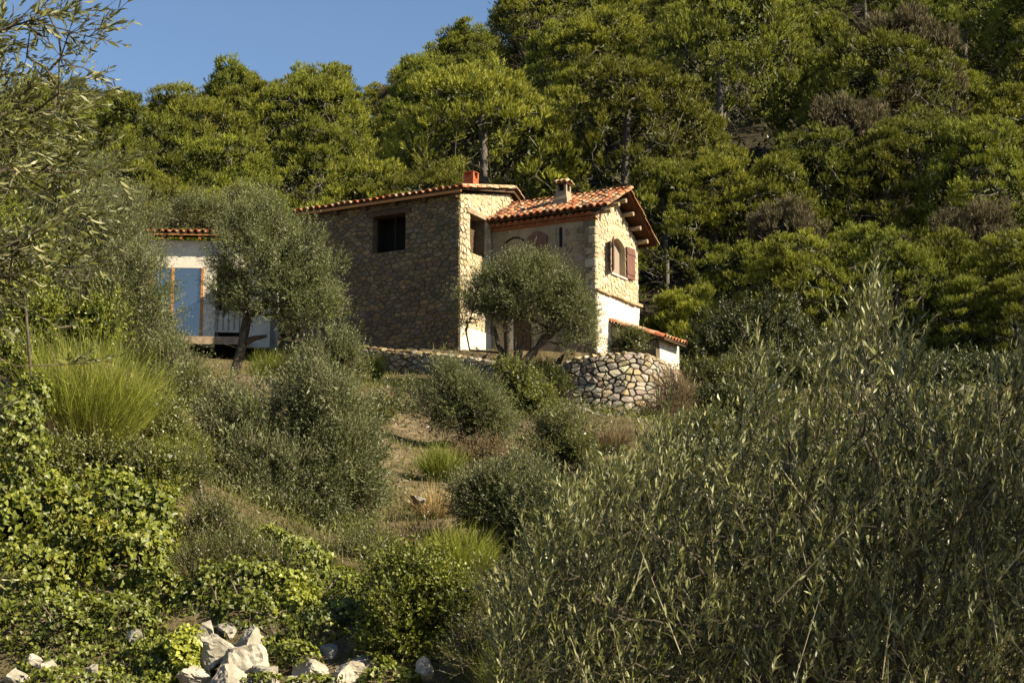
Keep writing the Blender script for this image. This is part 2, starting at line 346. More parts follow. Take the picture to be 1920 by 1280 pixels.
def px_lobe(px, py, rx, ry, Y, depth=1.0, wt=1.0):
    c = at(px, py, Y); k = Y / FPX
    return (c, (rx * k, 0.5 * (rx + ry) * k * depth, ry * k), wt)

# ------------------------------------------------------------------ terrain
TH = R(29.3)                                   # the house stands turned by this angle
HU = np.array([math.cos(TH), -math.sin(TH), 0]); HV = np.array([math.sin(TH), math.cos(TH), 0])
HA = at(861, 660, 50.0)                        # foot of the house's near corner
def to_local(x, y): return (x - HA[0]) * HU[0] + (y - HA[1]) * HU[1], (x - HA[0]) * HV[0] + (y - HA[1]) * HV[1]
GY = np.array([-200, -20, 0, 8, 13, 17.2, 18.2, 19.6, 21, 24, 28, 33, 37, 41, 44, 46.5, 49, 53, 58, 62])
GZ = np.array([-20, -4, -1.7, -1.8, -1.7, -1.45, -0.9, 0.05, 0.5, 1.0, 1.9, 3.1, 4.2, 5.2, 6.0, 6.6, 7.4, 8.3, 8.6, 8.6])
LW = [at(590, 646, 52.3), at(650, 650, 51.4), at(740, 660, 50.0), at(800, 665, 49.1), at(862, 671, 48.1), at(930, 684, 47.2)]        # top line of the left terrace wall
RW = [at(1036, 694, 46.6), at(1075, 676, 46.2), at(1120, 668, 45.9), at(1170, 664, 45.8), at(1215, 668, 46.1), at(1248, 680, 46.9), at(1266, 690, 48.2)]
PLAT = np.array([(q[0], q[1] + .62) for q in LW] + [(q[0] - .12 * max(0, i - 3), q[1] + .62) for i, q in enumerate(RW)] + [(8.5, 52), (8, 60), (-8, 62), (-8.3, 54)])
def in_poly(x, y, poly):
    ins = np.zeros(x.shape, bool); n = len(poly)
    for i in range(n):
        x0, y0 = poly[i]; x1, y1 = poly[(i + 1) % n]
        if y0 == y1: continue
        c = ((y0 > y) != (y1 > y)) & (x < (x1 - x0) * (y - y0) / (y1 - y0) + x0); ins ^= c
    return ins
RIDGE_A = [-0.4, -0.25, -0.06, 0.05, 0.3]; RIDGE_Y = [185, 170, 150, 165, 190]
# ground points read off the photograph: pixel and distance
CTRL = [(165, 860, 22.6), (320, 880, 23.6), (40, 800, 22.0), (434, 722, 45.2), (215, 740, 33), (575, 1000, 25.5), (400, 1060, 20.5), (950, 1040, 24), (815, 965, 27), (825, 905, 31.5), (800, 1015, 24.6), (865, 1105, 21.2), (745, 1040, 22.5),
        (1040, 900, 34), (865, 830, 37.5), (960, 770, 41), (1150, 850, 36), (60, 1110, 19.8), (190, 1105, 19.8), (290, 1110, 19.6), (60, 660, 26), (395, 752, 40.5), (745, 830, 38), (150, 560, 40), (1330, 790, 42), (1262, 800, 42), (700, 720, 46.3), (800, 722, 46.0), (505, 725, 43.5), (330, 700, 44), (740, 712, 48.8), (840, 716, 47.4), (905, 722, 46.2), (1090, 775, 45.0), (1150, 780, 44.8), (1210, 775, 45.1), (1255, 770, 46), (400, 1225, 18.15), (460, 1235, 18.1), (620, 1250, 18.1), (250, 1225, 18.4), (100, 1235, 18.4), (800, 1240, 18.0), (540, 1240, 18.2), (700, 1245, 18.0)]
_cp = np.array([at(*q) for q in CTRL]); CTRL_R = None
def slope_z(x, y):
    z = slope0(x, y)
    num = np.zeros_like(z); den = np.full_like(z, 0.15)
    for p_, r_ in zip(_cp, CTRL_R):
        w_ = np.exp(-((x - p_[0]) ** 2 / 2.2 + (y - p_[1]) ** 2 / 3.5)); num += w_ * r_; den += w_
    return z + num / den
def slope0(x, y):
    a = x / np.maximum(y, 5.0)
    g = np.interp(y, GY, GZ)
    left = 1.2 * sstep(-1.6, -6.5, x) * sstep(18, 23, y) * (1 - sstep(36, 50, y))
    right = -0.7 * sstep(3, 8, x) * sstep(10, 16, y) * (1 - sstep(38, 48, y))
    s = 0.345 + 0.225 * sstep(-0.22, 0.24, a)
    yr = np.interp(a, RIDGE_A, RIDGE_Y)
    up = np.clip(y, 58, None) - 58
    hill = s * np.minimum(up, yr - 58) + 0.05 * np.maximum(y - yr, 0)
    hill = np.where(y > 58, hill, 0) * sstep(58, 66, y) ** 0.5
    nz = vnoise(x, y, 3.1, 1) * 0.35 + vnoise(x, y, 1.1, 2) * 0.14 + vnoise(x, y, 9, 3) * 0.6 * sstep(58, 70, y)
    return g + left + right + hill + nz * sstep(4, 12, y)
CTRL_R = np.clip([p_[2] - float(slope0(p_[:1], p_[1:2])[0]) for p_ in _cp], -1.8, 1.8)
print('ctrl', np.round(CTRL_R, 2))
def plat_z(x, y):
    xl, yl = to_local(x, y)
    return HA[2] - np.where(xl < 0, 0.145 * xl, 0.10 * xl)
def ground(x, y):
    x = np.asarray(x, float); y = np.asarray(y, float); z = slope_z(x, y)
    return np.where(in_poly(x, y, PLAT), np.clip(plat_z(x, y), 7.0, 9.3) - 0.02, z)
def gz(x, y): return float(ground(np.array([x]), np.array([y]))[0])
ys = np.concatenate([np.arange(-120, 8, 4), np.arange(8, 17, 0.6), np.arange(17, 60, 0.4), np.arange(60, 110, 1.5), np.arange(110, 420, 5)])
xs = np.concatenate([np.arange(-260, -24, 8), np.arange(-24, -11, 0.6), np.arange(-11, 13, 0.45), np.arange(13, 30, 0.8), np.arange(30, 260, 8)])
X, Y = np.meshgrid(xs, ys); Z = ground(X, Y)
nx, ny = len(xs), len(ys); I = (np.arange(ny - 1)[:, None] * nx + np.arange(nx - 1)[None]).ravel()
T = np.concatenate([np.stack([I, I + 1, I + nx + 1], 1), np.stack([I, I + nx + 1, I + nx], 1)])
me = mesh_np('ground', np.stack([X, Y, Z], -1).reshape(-1, 3), T, M['earth'], smooth=True)
a = me.attributes.new('litter', 'FLOAT', 'POINT'); a.data.foreach_set('value', sstep(56, 66, Y).ravel().astype(np.float32))
gobj = link('ground', me, kind='structure')

# ------------------------------------------------------------------ rubble masonry
def clip_half(poly, p, n):
    """keep the side where (q-p).n <= 0"""
    out_ = []; m_ = len(poly)
    for i in range(m_):
        a_ = poly[i]; b_ = poly[(i + 1) % m_]; da = (a_[0] - p[0]) * n[0] + (a_[1] - p[1]) * n[1]; db = (b_[0] - p[0]) * n[0] + (b_[1] - p[1]) * n[1]
        if da <= 0: out_.append(a_)
        if (da < 0 < db) or (db < 0 < da):
            f = da / (da - db); out_.append((a_[0] + (b_[0] - a_[0]) * f, a_[1] + (b_[1] - a_[1]) * f))
    return out_
def rubble(poly, sx, sz, seed, holes=(), jit=0.3, joint=0.012):
    """irregular stone outlines filling a convex polygon in a wall's plane"""
    rs = np.random.default_rng(seed); P = np.array(poly); x0, z0 = P.min(0); x1, z1 = P.max(0); pts = []
    z = z0 - sz
    while z < z1 + sz:
        hh = sz * rs.uniform(0.55, 1.6); x = x0 - sx * rs.uniform(0, 2)
        while x < x1 + sx:
            ww = sx * rs.uniform(0.4, 1.8); pts.append((x + ww / 2, z + hh / 2 + rs.normal(0, jit * sz))); x += ww
            if rs.random() < 0.12: pts.append((x, z + hh * rs.uniform(0, 1)))
        z += hh
    pts = np.array(pts); asp = sx / sz * 0.8; sp = pts * np.array([1, asp]); area = sum(P[i][0] * P[(i + 1) % len(P)][1] - P[(i + 1) % len(P)][0] * P[i][1] for i in range(len(P)))
    W = [tuple(q) for q in P] if area > 0 else [tuple(q) for q in P[::-1]]
    res = []
    for i, c in enumerate(pts):
        if not (x0 - .3 < c[0] < x1 + .3 and z0 - .3 < c[1] < z1 + .3): continue
        cell = [(c[0] - 2 * sx, c[1] - 2 * sz), (c[0] + 2 * sx, c[1] - 2 * sz), (c[0] + 2 * sx, c[1] + 2 * sz), (c[0] - 2 * sx, c[1] + 2 * sz)]
        d2 = ((sp - sp[i]) ** 2).sum(1)
        for j in np.argsort(d2)[1:16]:
            m_ = (sp[i] + sp[j]) / 2; nn = sp[j] - sp[i]
            cell = clip_half(cell, (m_[0], m_[1] / asp), (nn[0], nn[1] * asp))
            if len(cell) < 3: break
        for k in range(len(W)):
            a_, b_ = W[k], W[(k + 1) % len(W)]
            if len(cell) >= 3: cell = clip_half(cell, a_, (b_[1] - a_[1], -(b_[0] - a_[0])))
        for (hx0, hz0, hx1, hz1) in holes:
            if len(cell) < 3: break
            q = np.array(cell); 
            if q[:, 0].max() <= hx0 or q[:, 0].min() >= hx1 or q[:, 1].max() <= hz0 or q[:, 1].min() >= hz1: continue
            m_ = q.mean(0); opts = [(hx0 - m_[0], (hx0, 0), (1, 0)), (m_[0] - hx1, (hx1, 0), (-1, 0)), (hz0 - m_[1], (0, hz0), (0, 1)), (m_[1] - hz1, (0, hz1), (0, -1))]
            best = max(opts, key=lambda o: o[0])
            cell = clip_half(cell, best[1], best[2])
        if len(cell) < 3: continue
        q = np.array(cell); m_ = q.mean(0); rr = np.linalg.norm(q - m_, axis=1)
        if rr.max() < 0.045 or (np.ptp(q[:, 0]) < 0.05) or (np.ptp(q[:, 1]) < 0.035): continue
        q = m_ + (q - m_) * np.clip(1 - joint * rs.uniform(.4, 1.9, len(q)) / np.maximum(rr * 0.75, 0.02), 0.3, 1)[:, None]
        # round the corners once, drop slivers
        e = np.roll(q, -1, 0); ch = np.empty((2 * len(q), 2)); ch[0::2] = q * .87 + e * .13; ch[1::2] = q * .13 + e * .87
        if len(ch) > 12: ch = ch[np.sort(rs.choice(len(ch), 12, replace=False))]
        res.append(ch + rs.normal(0, 0.004, ch.shape))
    return res
def stone_mesh(poly, depth, rs):
    """low cushion: rim, shoulder, crown point"""
    n = len(poly); c = poly.mean(0); tilt = rs.normal(0, 0.09, 2)
    def lift(q, h): return h + (q - c) @ tilt
    V = [(q[0], q[1], -0.02) for q in poly]
    sh = c + (poly - c) * rs.uniform(0.84, 0.95, (n, 1))
    V += [(q[0], q[1], lift(q, depth * rs.uniform(0.7, 1.0))) for q in sh]
    c2_ = c + rs.normal(0, .15, 2) * np.ptp(poly, axis=0); V.append((c2_[0], c2_[1], lift(c2_, depth * rs.uniform(.95, 1.2))))
    T = []
    for i in range(n):
        j = (i + 1) % n; T += [(i, j, n + j), (i, n + j, n + i), (n + i, n + j, 2 * n)]
    return np.array(V), np.array(T)
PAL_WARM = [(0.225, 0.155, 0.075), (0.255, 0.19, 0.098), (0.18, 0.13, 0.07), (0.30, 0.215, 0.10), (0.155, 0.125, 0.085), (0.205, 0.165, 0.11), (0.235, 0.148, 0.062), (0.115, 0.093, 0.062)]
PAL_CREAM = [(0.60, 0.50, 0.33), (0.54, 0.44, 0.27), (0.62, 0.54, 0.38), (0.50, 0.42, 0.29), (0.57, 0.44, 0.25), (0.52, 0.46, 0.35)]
PAL_GREY = [(0.44, 0.40, 0.33), (0.36, 0.335, 0.285), (0.50, 0.44, 0.34), (0.46, 0.37, 0.24), (0.31, 0.29, 0.25), (0.42, 0.33, 0.20)]
def lay_stones(parent, polys, frame, depth, pal, mat, seed, n_parts, score, cvar=0.22):
    """frame(u, v, w) -> local point (numpy); the n_parts best-scoring stones become own objects, the rest one mesh"""
    rs = np.random.default_rng(seed); rest = Geo(); order = sorted(range(len(polys)), key=lambda i: -score(polys[i]))
    keep = set(order[:n_parts])
    for i, poly in enumerate(polys):
        V, T = stone_mesh(poly, depth * rs.uniform(0.6, 1.35), rs); V = frame(V)
        c_ = np.array(pal[rs.integers(len(pal))]) * rs.uniform(1 - cvar, 1 + cvar) * (1 + rs.normal(0, 0.04, 3))
        if i in keep:
            ctr = V.mean(0)
            link('stone', mesh_np('stone', V - ctr, T, mat, colr=c_), parent, ctr)
        else: rest.add(V, T, colr=c_)
    if rest.n: link('stonework', rest.mesh('stonework', mat, colr=True), parent, kind='stuff')
def poly_area(q): return 0.5 * abs(np.dot(q[:, 0], np.roll(q[:, 1], -1)) - np.dot(q[:, 1], np.roll(q[:, 0], -1)))

# ------------------------------------------------------------------ the stone house (local: x along the front, y into the hill)
house = thing('stone_house', 'rubble stone farmhouse with clay tiled roofs and two chimneys on a terrace', 'house', HA, -TH)
LWX, LD = -6.25, 4.5                                    # left block width, depth
Z1 = 5.17; ZR = 5.90; YR = 3.25                         # left block eave, ridge
W2, F2, B2 = 3.85, 2.0, 5.2                             # right block: width, front y, back y
RZ, RY = 5.30, 3.4                                      # right ridge
ZF2 = 4.48; ZB2 = 4.12                                  # right eaves (wall tops)
def zl(y): return Z1 + (ZR - Z1) * y / YR if y <= YR else ZR - (y - YR) * 0.5
BASE = -0.7
# left front wall, with the big square opening
WX0, WX1, WZ0, WZ1 = -3.38, -2.08, 3.55, 4.78
g = Geo()
tk = 0.45
g.box((LWX, 0, BASE), (WX0, tk, Z1)).box((WX1, 0, BASE), (0, tk, Z1)).box((WX0, 0, BASE), (WX1, tk, WZ0)).box((WX0, 0, WZ1 + .2), (WX1, tk, Z1))
g.box((LWX, tk, BASE), (LWX + tk, LD, 5.0))
front = link('wall', g.mesh('wall', M['mortar']), house); front['label'] = 'shaded rubble front wall with a square opening'
cam_l = np.array([-HA @ HU, -HA @ HV])
rs = rubble([(LWX, 0.0), (0, -0.15), (0, Z1), (LWX, Z1)], 0.27, 0.13, 11, [(WX0, WZ0, WX1, WZ1), (WX0 - .22, WZ1, WX1 + .22, WZ1 + .2)], joint=0.007)
lay_stones(front, rs, lambda V: np.stack([V[:, 0], -V[:, 2], V[:, 1]], 1), 0.026, PAL_WARM, M['stone'], 12, 150,
           lambda q: poly_area(q) * (1.0 if q[:, 0].mean() > -4.9 else 0.3) * (1 if q[:, 1].mean() > 0.4 else 0.4))
# left side wall (sunlit), with its window
SY0, SY1, SZ0, SZ1 = 0.62, 1.62, 3.35, 4.62
g = Geo()
g.prism([(tk, BASE), (SY0, BASE), (SY0, zl(SY0) - .02), (tk, zl(tk) - .02)], 0, -tk, -0.001)
g.prism([(SY1, BASE), (LD, BASE), (LD, zl(LD) - .02), (YR, ZR - .02), (SY1, zl(SY1) - .02)], 0, -tk, -0.001)
g.box((-tk, SY0, BASE), (-.001, SY1, SZ0)).prism([(SY0, SZ1 + .16), (SY1, SZ1 + .16), (SY1, zl(SY1) - .02), (SY0, zl(SY0) - .02)], 0, -tk, -0.001)
side = link('wall', g.mesh('wall', M['mortar_pale']), house); side['label'] = 'sunlit side wall of the taller block'
rs = rubble([(0.0, 0.75), (1.99, 0.75), (1.99, zl(2)), (0.0, zl(0))], 0.23, 0.17, 13, [(SY0, SZ0, SY1, SZ1), (SY0 - .2, SZ1, SY1 + .25, SZ1 + .16)])
rs += rubble([(2.01, 4.5), (3.9, 4.9), (LD - .05, zl(LD)), (YR, ZR), (2.01, zl(2))], 0.23, 0.17, 14)
lay_stones(side, rs, lambda V: np.stack([V[:, 2], V[:, 0], V[:, 1]], 1), 0.017, PAL_CREAM, M['stone_flush'], 15, 50, lambda q: poly_area(q) * (1 if q[:, 1].mean() > 2.4 else 0.2))
g = Geo(); g.box((0.002, 0.015, BASE), (0.035, 1.98, 0.85)); link('plaster_base', g.mesh('plaster_base', M['white']), side)
# opening linings and lintels
g = Geo(); g.box((WX0 - .2, -.05, WZ1 + .003), (WX1 + .2, tk - .01, WZ1 + .17)); bevel_part('lintel', g, M['wood'], front)
g = Geo(); g.box((WX0 + .001, tk + .3, WZ0 - .2), (WX1 - .001, tk + .34, WZ1 + .2)); 
g.box((WX0 - .3, tk + .003, WZ0 - .3), (WX0 - .001, tk + .3, WZ1 + .3)).box((WX1 + .001, tk + .003, WZ0 - .3), (WX1 + .3, tk + .3, WZ1 + .3))
op = link('opening', g.mesh('opening', M['dark']), front)
g = Geo(); xm = (WX0 + WX1) / 2 + .06
g.box((xm - .035, .30, WZ0), (xm + .035, .36, WZ1)).box((WX0, .30, WZ0), (WX0 + .06, .36, WZ1)).box((WX1 - .06, .30, WZ0), (WX1, .36, WZ1))
link('window_frame', g.mesh('window_frame', M['dark']), front)
g = Geo(); g.bar((-.16, SY0 - .22, SZ1 + .10), (-.16, SY1 + .25, SZ1 + .06), .42, .15); bevel_part('lintel', g, M['wood_pale'], side, .02)
g = Geo(); g.box((-.44, SY1 - .03, SZ0), (-.035, SY1 - .002, SZ1)); link('shade_lining', g.mesh('shade_lining', M['mortar']), side)  # darker mortar lining puts the far jamb's shade into its colour
g = Geo(); g.box((-.42, SY0, SZ0), (-.38, SY1 - .031, SZ1)).box((-.36, SY0, SZ0), (-.02, SY0 + .05, SZ1)); link('window_frame', g.mesh('window_frame', M['wood']), side)
# right block: front wall (shade), gable wall (sun), back wall
g = Geo()
A0, A1, AZ0, AZ1 = 0.55, 1.28, 2.75, 3.98          # arched niche
D0, D1 = 1.40, 2.12                                # arched dark shutter
g.box((0.04, F2, BASE), (W2 - .002, F2 + .4, ZF2 - .02))
fr = link('wall', g.mesh('wall', M['render']), house); fr['label'] = 'shaded rendered front wall under the tiled eave'
rs = rubble([(2.35, 0.0), (W2, 0.0), (W2, 4.1), (2.75, 4.1)], 0.33, 0.19, 17, [(2.35, 3.2, 2.75, 4.1)], joint=0.02)
lay_stones(fr, rs, lambda V: np.stack([V[:, 0], F2 - V[:, 2], V[:, 1]], 1), 0.022, [(0.30, 0.235, 0.15), (0.25, 0.19, 0.12), (0.34, 0.27, 0.17), (0.20, 0.15, 0.09)], M['stone'], 18, 24, lambda q: q[:, 1].mean() + poly_area(q) * 10)
def arch_poly(x0, x1, z0, z1, rise, n=8):
    pts = [(x0, z0), (x1, z0), (x1, z1 - rise)]
    for i in range(1, n):
        f = i / n; pts.append((x1 + (x0 - x1) * f, z1 - rise + rise * math.sin(math.pi * f)))
    pts.append((x0, z1 - rise)); return pts
g = Geo(); g.prism(arch_poly(A0, A1, AZ0, AZ1, .16), 1, F2 - .012, F2 + .1); o = link('niche', g.mesh('niche', M['render']), fr)
g = Geo()
pa = arch_poly(A0 - .03, A1 + .03, AZ0, AZ1 + .03, .18, 10)
for a_, b_ in zip(pa[2:], pa[3:]): g.bar((a_[0], F2 - .03, a_[1]), (b_[0], F2 - .03, b_[1]), .05, .045)
link('arch_trim', g.mesh('arch_trim', M['dark']), fr)
g = Geo(); g.prism(arch_poly(D0, D1, 2.7, 4.12, .17), 1, F2 - .05, F2 + .05); sh = link('shutter', g.mesh('shutter', M['shutter']), fr)
for k in range(4):
    g = Geo(); xx = D0 + (k + .5) * (D1 - D0) / 4; g.box((xx - .083, F2 - .068, 2.52), (xx + .083, F2 - .052, 3.92)); link('plank', g.mesh('plank', M['shutter']), sh)
# door on the ground floor
g = Geo(); g.box((.62, F2 - .03, -.3), (.86, F2 + .02, 2.0)); link('door_jamb', g.mesh('door_jamb', M['whitewall']), fr)
g = Geo(); g.box((.88, F2 - .02, -.3), (1.5, F2 + .03, 1.95)); dr = link('door', g.mesh('door', M['wood']), fr)
for k in range(4):
    g = Geo(); g.box((.9 + k * .15, F2 - .04, -.2), (1.035 + k * .15, F2 - .021, 1.9)); link('plank', g.mesh('plank', M['wood']), dr)
# dark slot beside the crooked pole
g = Geo(); g.box((2.56, F2 - .02, 3.5), (2.66, F2 + .05, 4.16)); link('slot', g.mesh('slot', M['dark']), fr)

GY0, GY1, GZ0, GZ1 = 3.12, 4.2, 2.74, 3.98
def gz_top(y): return ZF2 + (RZ - ZF2) * (y - F2) / (RY - F2) if y < RY else RZ - (RZ - ZB2) * (y - RY) / (B2 - RY)
g = Geo(); x0_, x1_ = W2 - .45, W2
g.prism([(F2, BASE - .6), (GY0, BASE - .6), (GY0, gz_top(GY0)), (F2, ZF2)], 0, x0_, x1_)
g.prism([(GY1, BASE - .6), (B2, BASE - .6), (B2, ZB2), (GY1, gz_top(GY1))], 0, x0_, x1_)
g.box((x0_, GY0, BASE - .6), (x1_, GY1, GZ0)).prism([(GY0, GZ1), (GY1, GZ1), (GY1, gz_top(GY1)), (RY, RZ), (GY0, gz_top(GY0))], 0, x0_, x1_)
gable = link('wall', g.mesh('wall', M['mortar_pale']), house); gable['label'] = 'sunlit gable wall of cream pointed stones'
hol = [(GY0, GZ0, GY1, GZ1)]
rs = rubble([(F2, 2.06), (B2, 2.0), (B2, ZB2), (RY, RZ), (F2, ZF2)], 0.25, 0.15, 21, hol, joint=0.009)
lay_stones(gable, rs, lambda V: np.stack([W2 + V[:, 2], V[:, 0], V[:, 1]], 1), 0.018, PAL_CREAM, M['stone_flush'], 22, 76, lambda q: poly_area(q), .14)
# string course of rough slabs, whitewashed lower wall
rs_ = np.random.default_rng(5)
yy = F2 - .06
while yy < B2 + .1:
    ln = rs_.uniform(.35, .7); e_ = min(yy + ln, B2 + .17)
    g = Geo(); g.box((W2 - .05, yy, 1.93 + rs_.uniform(-.02, .02)), (W2 + .13 + rs_.uniform(-.03, .03), e_ - .012, 2.03 + rs_.uniform(-.02, .02)), colr=(0.42, 0.32, 0.18)); bevel_part('slab', g, M['stone_flush'], gable, .02, colr=True); yy = e_
g = Geo(); nyy, nzz = 34, 28
Yg, Zg = np.meshgrid(np.linspace(F2 + .01, B2 - .01, nyy), np.linspace(-1.2, 1.925, nzz)); Xg = W2 + .03 + rs_.uniform(-.016, .022, Yg.shape)
Ig = (np.arange(nzz - 1)[:, None] * nyy + np.arange(nyy - 1)[None]).ravel()
g.add(np.stack([Xg, Yg, Zg], -1).reshape(-1, 3), np.concatenate([np.stack([Ig, Ig + 1, Ig + nyy + 1], 1), np.stack([Ig, Ig + nyy + 1, Ig + nyy], 1)]))
g.box((W2 - .001, F2 + .011, -1.2), (W2 + .012, B2 - .011, 1.92)); link('plaster_base', g.mesh('plaster_base', M['white'], smooth=True), gable)
# quoins up the near gable corner
z0_ = 0.2; k = 0
while z0_ < 4.0:
    h_ = rs_.uniform(.13, .30); lx, ly = (rs_.uniform(.25, .42), rs_.uniform(.14, .24)) if k % 2 else (rs_.uniform(.14, .24), rs_.uniform(.25, .42)); c_ = np.array(PAL_CREAM[rs_.integers(6)]) * rs_.uniform(.7, 1)
    g = Geo(); g.box((W2 - lx, F2 - .026 - rs_.uniform(0, .022), z0_), (W2 + .024 + rs_.uniform(0, .02), F2 + ly, z0_ + h_ - .012), colr=c_); bevel_part('quoin', g, M['stone_flush'], gable, .035, colr=True); z0_ += h_; k += 1
# gable window: reveal, blind, two brown shutters, sill
g = Geo(); g.prism(arch_poly(GY0, GY1, GZ0, GZ1 + .02, .22), 0, W2 - .24, W2 - .2); bl = link('blind', g.mesh('blind', M['blind']), gable)
g = Geo()
top = arch_poly(GY0 - .001, GY1 + .001, GZ0, GZ1 - .001, .24, 10)[2:]
for a_, b_ in zip(top, top[1:]):
    g.prism([(a_[0], a_[1]), (a_[0], GZ1 + .06), (b_[0], GZ1 + .06), (b_[0], b_[1])], 0, W2 - .3, W2 + .012)
link('arch_head', g.mesh('arch_head', M['mortar_pale']), gable)
g = Geo(); g.box((W2 - .3, GY0 - .04, GZ0 - .05), (W2 + .07, GY1 + .04, GZ0 + .005)); bevel_part('sill', g, M['whitewall'], gable)
def shutter_leaf(hy, ang, label):
    e = link('shutter', None, gable, (W2 + .05, hy, 0), (0, 0, ang)); e['label'] = label
    for k in range(3):
        g = Geo(); g.box((-.02, .01 + k * .178, GZ0 + .02), (.02, .183 + k * .178, GZ1 - .16 + .0)); link('plank', g.mesh('plank', M['shutter']), e)
    for zz in (GZ0 + .16, GZ1 - .4):
        g = Geo(); g.box((.021, .03, zz), (.04, .52, zz + .08)); link('batten', g.mesh('batten', M['shutter']), e)
shutter_leaf(GY0, -R(149), 'brown shutter standing half open, in shade')
shutter_leaf(GY1 + .02, -R(4), 'brown shutter folded back against the sunlit wall')

# tiles -------------------------------------------------------------------
def tile_mesh(length, r0, r1, th=0.014, n=6, up=True, colr=(0.4, 0.16, 0.07)):
    """one canal tile: half pipe with thickness, axis along +y, mouth at y=0"""
    V = []
    for y_, r_ in ((0, r0), (length, r1)):
        for rr in (r_, r_ - th):
            for k in range(n + 1):
                a_ = math.pi * k / n; V.append((rr * math.cos(a_), y_, rr * math.sin(a_) * (0.9 if up else -0.9)))
    m_ = n + 1; T = []
    for k in range(n):
        o0, i0, o1, i1 = k, m_ + k, 2 * m_ + k, 3 * m_ + k
        T += [(o0, o0 + 1, o1 + 1), (o0, o1 + 1, o1), (i0, i1 + 1, i0 + 1), (i0, i1, i1 + 1), (o0, i0 + 1, o0 + 1), (o0, i0, i0 + 1)]
    return np.array(V), np.array(T)
TILE_COLS = [(0.46, 0.17, 0.075), (0.42, 0.13, 0.055), (0.52, 0.26, 0.14), (0.58, 0.44, 0.28), (0.22, 0.13, 0.09), (0.50, 0.36, 0.22), (0.55, 0.30, 0.16), (0.15, 0.11, 0.085)]
tv, tt = tile_mesh(.40, .108, .088)
tile_me = [mesh_np('tile', tv, tt, M['tile'], colr=c_, smooth=True) for c_ in TILE_COLS]
pv, pt = tile_mesh(.40, .10, .115, up=False, n=3)
def roof_slope(name, parent, x0, x1, p_low, p_high, pitch=.235, row=.262, singles=True, seed=3, single_rows=99, deck_mat='wood', sag=0.0):
    """p_low / p_high = (y, z) of eave and ridge in the parent's frame; tiles run up the slope"""
    rs = np.random.default_rng(seed); (ya, za), (yb, zb) = p_low, p_high
    L_ = math.hypot(yb - ya, zb - za); ang = math.atan2(zb - za, yb - ya)
    sgn = 1 if yb > ya else -1; ang = math.atan2(zb - za, abs(yb - ya))
    r = link(name, None, parent, (0, ya, za), (ang, 0, 0) if sgn > 0 else (-ang, 0, 0))
    g = Geo(); g.box((x0, .03 if sgn > 0 else -L_, -.05), (x1, L_ if sgn > 0 else -.03, -.02)); link('roof_deck', g.mesh('roof_deck', M[deck_mat]), r)
    pans = Geo(); rest = Geo(); nc = int(round((x1 - x0) / pitch)); nr = int(math.ceil((L_ - .1) / row))
    for i in range(nc + 1):
        for j in range(nr):
            yy_ = j * row + rs.normal(0, .012); xx_ = x0 + i * (x1 - x0) / nc + rs.normal(0, .008)
            zz_ = .075 + .012 * math.sin(i * .9) + rs.normal(0, .006); a2 = R(-2.5) + rs.normal(0, .018); rz_ = rs.normal(0, .03)
            k = int(rs.choice(8, p=[.20, .10, .14, .18, .08, .13, .11, .06]))
            if singles and j < single_rows:
                o = link('tile', tile_me[k], r, (xx_, sgn * yy_, zz_ - .05), (sgn * a2, 0, rz_ + (0 if sgn > 0 else math.pi)))
            else:
                V = tv.copy(); V[:, 1] *= sgn; V = V + np.array([xx_, sgn * yy_, zz_ - .05]); rest.add(V, tt if sgn > 0 else tt[:, ::-1], colr=TILE_COLS[k])
            if i < nc:
                V = pv.copy(); V[:, 1] *= sgn; V = V + np.array([xx_ + pitch / 2, sgn * yy_, .085]); pans.add(V, pt if sgn > 0 else pt[:, ::-1], colr=np.array(TILE_COLS[rs.integers(3)]) * .8)
    link('channel_tiles', pans.mesh('channel_tiles', M['tile'], smooth=True, colr=True), r, kind='stuff')
    if rest.n: link('cover_tiles', rest.mesh('cover_tiles', M['tile'], smooth=True, colr=True), r, kind='stuff')
    return r
VX = W2 + .52                                        # verge overhang beyond the gable
E2 = (F2 - .36, 4.60 - .02); R2 = (RY, 5.50); EB = (B2 + .42, 4.08)
rf = roof_slope('roof', house, 0.04, VX, E2, R2, seed=31); rf['label'] = 'tiled front slope of mottled orange clay tiles'
rb = roof_slope('roof', house, 0.04, VX, EB, (RY, 5.50), singles=False, seed=32, deck_mat='tile')
g = Geo(); rs_ = np.random.default_rng(8)
x_ = 0.1
while x_ < VX - .3:
    V, T = tile_mesh(.46, .12, .10); V = V[:, [1, 0, 2]] + np.array([x_, RY, 5.47 + rs_.normal(0, .008)]); T = T[:, ::-1]
    link('ridge_tile', mesh_np('ridge_tile', V, T, M['tile'], colr=np.array(TILE_COLS[rs_.integers(6)]), smooth=True), house); x_ += .38
# verge boarding and purlin ends under the gable overhang
for yy_, zz_ in ((2.35, 4.60), (2.95, 4.94), (3.5, 5.18), (4.05, 4.86), (4.6, 4.49), (5.15, 4.15)):
    V, T = seg_tubes([(W2 - .3, yy_, zz_)], [(VX - .12, yy_, zz_)], [.085], [.075], 8)
    V2 = np.array([(VX - .12, yy_, zz_)]); n0 = len(V); V = np.concatenate([V, V2]); T = np.concatenate([T, [(8 + k, 8 + (k + 1) % 8, n0) for k in range(8)]])
    link('purlin', mesh_np('purlin', V, T, M['wood_pale']), house)
